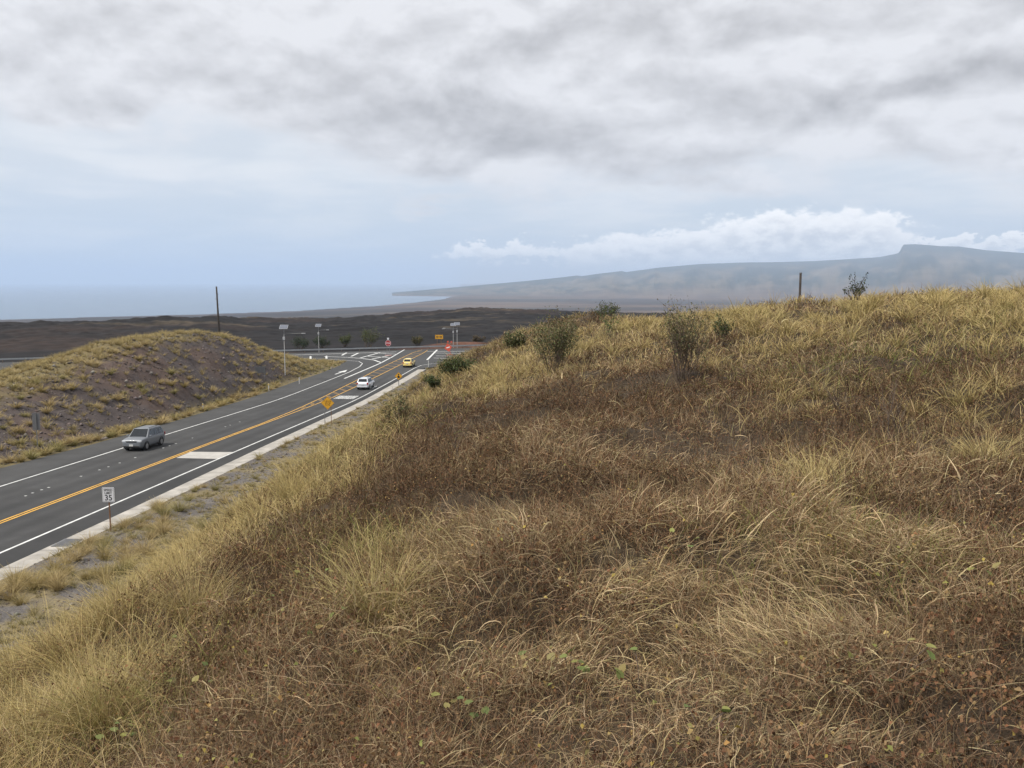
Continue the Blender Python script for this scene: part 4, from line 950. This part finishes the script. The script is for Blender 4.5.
# ------------------------------------------------------------------ shrubs
M_twig = mat('twig_bark', (.115, .085, .065), .9, var=.3, scale=8)
def shrub(name, label, cat, p, H, Wd, nst, leafcols, nleaf, lsize, lift=.35, twr=.012, bare=False, lean=0, seed=1, group=None, top=False):
    rs = random.Random(seed); t = thing(name, label, cat, (p[0], p[1], p[2]-.05), 0, group)
    m = MB(); tips = []
    def grow(a, d, ln, r, lv):
        pts = [a]; q = a.copy(); dd = d.copy()
        for i in range(4):
            dd = (dd+Vector((rs.uniform(-.25, .25), rs.uniform(-.25, .25), rs.uniform(-.05, .2)))).normalized(); q = q+dd*ln/4; pts.append(q.copy())
            if lv > 0 and i >= 1:
                for _ in range(rs.choice((1, 1, 2))):
                    nd = (dd+Vector((rs.uniform(-1, 1), rs.uniform(-1, 1), rs.uniform(-.1, .7)))*.75).normalized(); grow(q.copy(), nd, ln*rs.uniform(.4, .65), r*.55, lv-1)
            if lv <= 1: tips.append(q.copy())
        m.tube(pts, [r*(1-.17*i) for i in range(5)], 5 if lv > 0 else 4, False)
    for k_ in range(nst):
        an = rs.uniform(0, 6.28); sp = rs.uniform(.1, 1)*Wd/H*.55
        d = Vector((math.cos(an)*sp+lean, math.sin(an)*sp, 1)).normalized()
        grow(Vector((math.cos(an)*.06*Wd, math.sin(an)*.06*Wd, 0)), d, H*rs.uniform(.55, .78), twr*rs.uniform(.8, 1.2), 2)
    m.build('trunk' if cat == 'tree' else 'branches', M_twig, t)
    if not bare:
        T_ = np.array([tuple(q) for q in tips]); T_ = T_[T_[:, 2] > lift*H]
        if top: T_ = T_[T_[:, 2] > .5*T_[:, 2].max()]
        i = RNG.integers(0, len(T_), nleaf); sg = Wd*.05
        P = T_[i]+RNG.normal(0, sg, (nleaf, 3)); B = Blades()
        B.leaves(P, U(.7, 1.3, nleaf)*lsize, pick(leafcols, nleaf, .25), 1.1, .3)
        me = B.mesh('foliage'); link_mesh('crown' if cat == 'tree' else 'foliage', me, M_leaf, t)
    return t
G1 = [(.065, .085, .028), (.09, .11, .035), (.05, .065, .024), (.12, .125, .045)]
G2 = [(.16, .15, .065), (.22, .18, .09), (.12, .13, .05), (.25, .19, .10)]
G3 = [(.10, .14, .04), (.13, .17, .05), (.08, .11, .035)]
def H_(u, v): return on_hill(u, v)
shrub('shrub', 'dense half dry green shrub where the hill drops to the road junction', 'shrub', H_(554, 378), 1.9, 1.9, 20, G2+G1[:2], 4200, .065, .05, .014, seed=3)
shrub('shrub', 'tall open twiggy shrub with sparse green tips in the middle of the crest', 'shrub', H_(683, 384), 1.75, 1.6, 22, G2+G2+G1[:1], 1900, .055, .40, .013, seed=5)
shrub('shrub', 'small bright green shrub just right of the tall twiggy one', 'shrub', H_(722, 346), .95, .7, 8, G3[2:]+G1, 420, .07, .2, .012, seed=8)
shrub('shrub', 'low rounded green bush near the end of the concrete gutter', 'shrub', H_(458, 379), 1.2, 2.6, 18, G1+G3[2:], 3400, .10, .05, .02, seed=11)
shrub('shrub', 'low line of dark green growth on the little golden hump below the far mountain', 'shrub', H_(606, 319), .9, 2.4, 16, G1, 1100, .08, .1, .012, seed=13)
shrub('shrub', 'slim pale green sprig standing in the golden grass of the hump', 'shrub', H_(611, 345), 1.35, .5, 5, G3, 260, .07, .2, .012, seed=15)
shrub('shrub', 'small green weed bush on the slope above the small yellow diamond sign', 'shrub', H_(434, 393), .9, 1.0, 8, G3[2:]+G1, 900, .10, .05, .015, seed=17)
shrub('shrub', 'green patch of leafy scrub on the brow between grass and gutter', 'shrub', H_(395, 428), .9, 1.3, 9, G2+G1[:1], 800, .06, .05, .012, seed=19)
shrub('shrub', 'dull grey green scrub at the edge of the hill left of the dense shrub', 'shrub', H_(515, 350), .9, 2.4, 14, G2+G1, 2000, .12, .05, .02, seed=20)
d = pix_ray(861, 293); k_ = 36.0; zc_ = float(hill_z(np.array([d[0]*k_]), np.array([d[1]*k_]))[0])
shrub('small_tree', 'small crooked leafy tree leaning over the grass crest against the mountain', 'tree', (d[0]*k_, d[1]*k_, zc_), 1.35, 1.15, 4, [(.045, .06, .03), (.065, .08, .035)], 300, .085, .6, .024, lean=-.22, seed=22, top=True)
for (u, v, h_, w_, sd_, lab) in ((893, 448, 1.0, .55, 31, 'bare dead shrub with dark upright twigs on the brown slope'), (845, 425, .75, .5, 33, 'small leafless dark shrub left of the taller bare one'),
                                 (462, 472, .55, .2, 35, 'single pale dry stalk rising from the brow of the brown slope')):
    shrub('dead_shrub', lab, 'shrub', H_(u, v), h_, w_, 4 if w_ > .3 else 1, G2, 10, .02, .2, .010, bare=True, seed=sd_)
# bushes on the lava behind the guardrail
def lava_z(x, y): return EYE-16.8
for (u, v, k_, h_, w_, cols, sd_, lab) in ((368, 348, 222, 4.2, 8.0, G1, 41, 'spreading green thorn tree on the lava, left of the stop sign'), (300, 347, 222, 2.6, 7.5, [(.03, .05, .025), (.045, .06, .03)], 43, 'dark green scrub between the two single solar lamps'),
                                       (322, 347, 224, 2.4, 6.0, [(.03, .05, .025), (.05, .065, .03)], 44, 'dark green scrub behind the solar lamp on the guardrail line'), (418, 347, 226, 2.2, 3.6, [(.12, .10, .04), (.09, .085, .035)], 45, 'dry yellowish bush left of the yellow arrow board'),
                                       (345, 347, 228, 2.4, 4.4, G1, 46, 'smaller green bush in the shade of the thorn tree'), (478, 341, 232, 2.0, 4.0, [(.12, .085, .06), (.10, .08, .04)], 47, 'dry brown bush right of the paired solar lamps')):
    d = pix_ray(u, v); q = k_/math.hypot(d[0], d[1])
    shrub('shrub', lab, 'shrub', (d[0]*q, d[1]*q, lava_z(0, 0)), h_, w_, 14, cols, 1500, .24, .1, .05, seed=sd_)
# green vine leaves poking through the dead mat
LW = [(.17, .20, .06), (.23, .23, .07), (.27, .22, .08), (.13, .17, .05)]
for q_, (u, v, n_) in enumerate([(460, 745, 7), (570, 705, 8), (545, 690, 5), (215, 715, 7), (232, 660, 6), (285, 625, 9), (318, 600, 7), (196, 655, 6), (160, 715, 6), (300, 655, 7), (255, 600, 5), (890, 700, 5), (700, 745, 5), (640, 700, 4), (990, 610, 6), (1005, 560, 5), (820, 640, 4), (335, 655, 6), (120, 760, 7), (690, 570, 4)]):
    p = H_(u, v); t = thing('leafy_vine', 'thin vine with a few yellow green leaves poking through the dry grass', 'vine', (p[0], p[1], p[2]), 0, 'leafy vines in the near grass')
    m = MB(); pts = []
    for k_ in range(n_):
        q = Vector((random.uniform(-.16, .16), random.uniform(-.14, .14), random.uniform(.12, .3))); m.tube([(0, 0, 0), (q.x*.5, q.y*.5, q.z*.7), q], .0022, 4, False); pts.append(q)
    m.build('stem', M_twig, t); vs = []; fs = []
    B = Blades(); cs = pick(LW, n_, .15)
    for k_, q in enumerate(pts):                                    # rounded heart leaves, folded along the midrib
        sz = random.uniform(.016, .028); an = random.uniform(0, 6.28); Rm = Matrix.Rotation(an, 3, 'Z') @ Matrix.Rotation(random.uniform(-.2, 1.0), 3, 'X')
        out = [(0, -.15, .0), (.55, -.65, .12), (1.0, .1, .25), (.7, .9, .15), (0, 1.5, -.1), (-.7, .9, .15), (-1.0, .1, .25), (-.55, -.65, .12)]
        b = len(vs); vs += [tuple(q+Rm @ Vector(o_)*sz) for o_ in out]; fs += [(b, b+1, b+2, b+3), (b, b+3, b+4, b+5), (b, b+5, b+6, b+7)]
    F_ = np.array([list(f) for f in fs]); me = fast_mesh('leaf', np.array(vs), F_, np.repeat(cs, 8, 0)); link_mesh('leaves', me, M_leaf, t)
# ------------------------------------------------------------------ sky, sun, air, camera
SUN_EL, SUN_AZ = math.radians(56), math.radians(245)       # azimuth clockwise from straight ahead: behind the viewer, to the left
w = bpy.data.worlds.new('World'); SC.world = w; w.use_nodes = True
nt = w.node_tree; N = nt.nodes; L = nt.links
bg = N['Background']; BGS = .1; bg.inputs['Strength'].default_value = BGS
sky = N.new('ShaderNodeTexSky'); sky.sky_type = 'NISHITA'; sky.sun_disc = False
sky.sun_elevation = SUN_EL; sky.sun_rotation = SUN_AZ; sky.altitude = 200; sky.dust_density = 1.5
def val(x):
    return x
def mth(op, a, b=None, c=None, clamp=False):
    n = N.new('ShaderNodeMath'); n.operation = op; n.use_clamp = clamp
    for i, q in enumerate((a, b, c)):
        if q is None: continue
        if isinstance(q, (int, float)): n.inputs[i].default_value = q
        else: L.new(q, n.inputs[i])
    return n.outputs[0]
def vmth(op, a, b=None, sc=None):
    n = N.new('ShaderNodeVectorMath'); n.operation = op
    for i, q in enumerate((a, b)):
        if q is None: continue
        if isinstance(q, tuple): n.inputs[i].default_value = q
        else: L.new(q, n.inputs[i])
    if sc is not None:
        if isinstance(sc, (int, float)): n.inputs[3].default_value = sc
        else: L.new(sc, n.inputs[3])
    return n.outputs[0]
def mrange(x, a, b, c=0., d=1., smooth=True):
    n = N.new('ShaderNodeMapRange'); n.interpolation_type = 'SMOOTHSTEP' if smooth else 'LINEAR'
    L.new(x, n.inputs[0])
    for i, q in zip((1, 2, 3, 4), (a, b, c, d)): n.inputs[i].default_value = q
    return n.outputs[0]
def mixc(f, a, b):
    n = N.new('ShaderNodeMix'); n.data_type = 'RGBA'
    L.new(f, n.inputs[0]) if not isinstance(f, (int, float)) else setattr(n.inputs[0], 'default_value', f)
    for i, q in ((6, a), (7, b)):
        if isinstance(q, tuple): n.inputs[i].default_value = (*q, 1)
        else: L.new(q, n.inputs[i])
    return n.outputs[2]
def noise(v, scale, det=8, rough=.55, dist=0.):
    n = N.new('ShaderNodeTexNoise'); n.inputs['Scale'].default_value = scale; n.inputs['Detail'].default_value = det
    n.inputs['Roughness'].default_value = rough; n.inputs['Distortion'].default_value = dist
    L.new(v, n.inputs['Vector']); return n.outputs['Fac']
tc = N.new('ShaderNodeTexCoord'); D = tc.outputs['Generated']
def angles(d):
    sp = N.new('ShaderNodeSeparateXYZ'); L.new(d, sp.inputs[0])
    x, y, z = sp.outputs
    azd = mth('MULTIPLY', mth('ARCTAN2', x, y), 57.2958)
    eld = mth('MULTIPLY', mth('ARCSINE', z), 57.2958)
    zz = mth('ADD', mth('MAXIMUM', z, 0.0), .10)
    cb = N.new('ShaderNodeCombineXYZ')
    L.new(mth('DIVIDE', x, zz), cb.inputs[0]); L.new(mth('DIVIDE', y, zz), cb.inputs[1])
    return azd, eld, cb.outputs[0]
azd, eld, P = angles(D)
D2 = vmth('NORMALIZE', vmth('ADD', D, (0., 0., .022)))
az2, el2, P2 = angles(D2)
def pxa(u, v):
    d = pix_ray(u, v); return math.degrees(math.atan2(d[0], d[1])), math.degrees(math.asin(d[2]/np.linalg.norm(d)))
def field(azd, eld, P, blobs):
    wv = noise(P, 1.1, 3)
    wn = mth('MULTIPLY', mth('SUBTRACT', noise(vmth('ADD', P, (7.3, 2.1, 0.)), .9, 5), .5), 7.)    # wobble in degrees
    wm = mth('MULTIPLY', mth('SUBTRACT', noise(vmth('ADD', P, (1.3, 9.1, 4.)), 1.3, 5), .5), 3.2)
    A_ = mth('ADD', azd, wn); E_ = mth('ADD', eld, wm)
    tot = None
    for (u, v, ru, rv, amp) in blobs:
        a0, e0 = pxa(u, v); ra, re = ru/15.2, rv/15.2
        q = mth('ADD', mth('POWER', mth('DIVIDE', mth('SUBTRACT', A_, a0), ra), 2.), mth('POWER', mth('DIVIDE', mth('SUBTRACT', E_, e0), re), 2.))
        g = mth('MULTIPLY', mth('EXPONENT', mth('MULTIPLY', q, -1.)), amp)
        tot = g if tot is None else mth('ADD', tot, g)
    return tot
BL = [(475,100,190,75,.50),(400,85,130,40,.15),(620,130,170,55,.35),(700,50,260,60,.34),(860,85,220,60,.45),(1010,50,140,80,.3),(40,50,170,60,.40),(250,40,200,60,.36),(560,10,300,50,.3),
      (60,112,40,20,.22),(118,108,26,16,.22),(1100,120,120,80,.3),(440,165,42,20,.20),(430,206,50,6,.20),(395,195,16,12,.12),(480,226,32,9,.22),(100,205,45,7,.10),(690,185,70,10,.2),(640,200,90,8,.15)]
DK = [(415,108,95,26,.75),(345,92,50,18,.35),(520,135,80,26,.55),(600,150,90,16,.5),(440,165,36,14,.45),(640,25,170,24,.55),(560,60,60,16,.25),(720,85,70,24,.40),(840,100,110,20,.65),(950,75,70,22,.45),(760,165,120,10,.4),(1010,18,60,30,.4),
      (50,60,60,18,.42),(235,75,60,18,.22),(120,25,90,14,.2),(60,115,26,14,.3),(118,108,20,12,.3),(430,206,45,5,.35),(395,195,12,9,.3),(100,205,40,6,.3),(690,187,60,7,.3),(330,15,70,12,.22)]
f1 = field(azd, eld, P, BL); fd = field(azd, eld, P, DK)
def lump(a_, e_):
    c_ = N.new('ShaderNodeCombineXYZ'); L.new(mth('MULTIPLY', a_, .088), c_.inputs[0]); L.new(mth('MULTIPLY', mth('POWER', mth('MAXIMUM', e_, .01), .85), .27), c_.inputs[1]); return c_.outputs[0]
an = lump(azd, eld); an2 = lump(azd, mth('ADD', eld, 1.1))
BIG = noise(an, 1.35, 12, .53, .25); BIGU = noise(an2, 1.35, 12, .53, .25)
MED = noise(vmth('ADD', an, (3.7, 8.2, 0.)), 2.7, 11, .56, .15); MEDU = noise(vmth('ADD', an2, (3.7, 8.2, 0.)), 2.7, 11, .56, .15)
over = mrange(eld, 19., 32., 0., .35)
den = mth('ADD', mth('ADD', mth('ADD', mth('MULTIPLY', BIG, .85), mth('MULTIPLY', MED, .35)), f1), over)
cov = mrange(den, .70, 1.02)
rel = mth('ADD', mth('MULTIPLY', mth('SUBTRACT', BIGU, BIG), 2.3), mth('MULTIPLY', mth('SUBTRACT', MEDU, MED), 1.5))      # thicker cloud above: this is an underside
shade = mth('ADD', mth('ADD', mth('MULTIPLY', fd, .80), rel), mth('MULTIPLY', mth('SUBTRACT', MED, .5), 1.0))
shade = mth('MULTIPLY', mth('ADD', shade, .10), mrange(cov, .2, 1., .4, 1.), clamp=True)
S_ = 1/BGS
cl_b = tuple(c*S_ for c in (.66, .665, .69)); cl_d = tuple(c*S_ for c in (.36, .36, .375))
ccol = mixc(shade, cl_b, cl_d)
# thin veil that whitens the blue
veil = tuple(c*S_ for c in (.58, .615, .66))
veil_lo = tuple(c*S_ for c in (.47, .55, .645))
vcol = mixc(mrange(eld, 1., 9.), veil_lo, veil)
vf = mrange(noise(P, .55, 6), .3, .7, .88, 1.0)
vl = noise(vmth('MULTIPLY', vmth('ADD', an, (1.7, 4.4, 0.)), (.7, 1.8, 1.)), 1.5, 10, .55, .3)
vcol = mixc(mth('MULTIPLY', mrange(vl, .40, .70), mrange(eld, 1.5, 6., .35, .85)), vcol, tuple(c*S_ for c in (.70, .715, .735)))
clear = mixc(vf, sky.outputs['Color'], vcol)
c1 = mixc(cov, clear, ccol)
# cumulus bank sitting along the far ridge
BK = [(700,256,125,26,.9),(800,248,100,33,1.),(868,247,38,30,1.),(645,258,90,22,.8),(590,252,50,13,.55),(500,254,64,8,.75),(522,247,22,8,.55),(985,243,60,6,.85),(760,226,50,10,.6),(845,224,26,10,.7)]
def bank(azd, eld, D, off):
    sc = N.new('ShaderNodeCombineXYZ'); L.new(mth('MULTIPLY', azd, .55), sc.inputs[0]); L.new(mth('MULTIPLY', eld, .95), sc.inputs[1])
    nb = mth('SUBTRACT', noise(sc.outputs[0], 1.5, 12, .62), .5); nb2 = mth('SUBTRACT', noise(vmth('ADD', sc.outputs[0], (5., 3., 1.)), 1.2, 12, .64), .5)
    A_ = mth('ADD', azd, mth('MULTIPLY', nb, 6.)); E_ = mth('ADD', eld, mth('MULTIPLY', nb2, 3.0))
    tot = None
    for (u, v, ru, rv, amp) in BK:
        a0, e0 = pxa(u, v); ra, re = ru/15.2, rv/15.2
        q = mth('ADD', mth('POWER', mth('ABSOLUTE', mth('DIVIDE', mth('SUBTRACT', A_, a0), ra)), 3.), mth('POWER', mth('ABSOLUTE', mth('DIVIDE', mth('SUBTRACT', E_, e0), re)), 2.5))
        g = mth('MULTIPLY', mth('EXPONENT', mth('MULTIPLY', q, -1.)), amp); tot = g if tot is None else mth('MAXIMUM', tot, g)
    return tot, nb
bk, nb = bank(azd, eld, D, 0); 
el3 = mth('ADD', eld, .35); bk2, nbu = bank(azd, el3, D, 0)
bm = mrange(bk, .25, .50)
bsh = mth('MULTIPLY', mrange(bk2, .25, 1.0, .15, 1.), mrange(nbu, -.14, .14, .25, 1.))
bcol = mixc(bsh, tuple(c*S_ for c in (.95, .94, .93)), tuple(c*S_ for c in (.55, .57, .61)))
c2 = mixc(bm, c1, bcol)
L.new(c2, bg.inputs['Color'])
w.cycles.sampling_method = 'MANUAL'; w.cycles.sample_map_resolution = 512

sl = bpy.data.lights.new('sun', 'SUN'); sl.energy = 3.2; sl.angle = math.radians(7); sl.color = (1, .95, .86)
so = bpy.data.objects.new('sun', sl); COL.objects.link(so)
sd = Vector((math.sin(SUN_AZ)*math.cos(SUN_EL), math.cos(SUN_AZ)*math.cos(SUN_EL), math.sin(SUN_EL)))
so.rotation_euler = (-sd).to_track_quat('-Z', 'Y').to_euler(); so.location = (0, 0, 60)

if HAZE:
    hb = MB(); hz0, hz1 = SEA-120, EYE+810; R_ = 62000
    hb.box((0, 0, (hz0+hz1)/2), (2*R_, 2*R_, hz1-hz0))
    hm = bpy.data.materials.new('haze_air'); nth, Nh, Lh = nodes(hm); Nh.remove(Nh['Principled BSDF'])
    pv = Nh.new('ShaderNodeVolumePrincipled'); pv.inputs['Density'].default_value = 5.8e-5; pv.inputs['Color'].default_value = (.64, .78, 1.0, 1); pv.inputs['Anisotropy'].default_value = 0
    Lh.new(pv.outputs[0], Nh['Material Output'].inputs['Volume'])
    ho = hb.build('haze', hm); ho['kind'] = 'stuff'

cd = bpy.data.cameras.new('camera'); co = bpy.data.objects.new('camera', cd); COL.objects.link(co)
co.location = (0, 0, EYE); co.rotation_euler = (math.pi/2-PITCH, 0, 0)
cd.sensor_fit = 'HORIZONTAL'; cd.sensor_width = 36; cd.lens = 36*FPX/1024; cd.clip_start = .05; cd.clip_end = 200000
SC.camera = co
SC.view_settings.view_transform = 'Standard'; SC.view_settings.look = 'None'; SC.view_settings.exposure = .40; SC.view_settings.gamma = 1
SC.render.engine = 'CYCLES'; cy = SC.cycles
cy.max_bounces = 5; cy.diffuse_bounces = 3; cy.glossy_bounces = 2; cy.transmission_bounces = 2; cy.transparent_max_bounces = 6; cy.volume_bounces = 1
cy.use_denoising = True
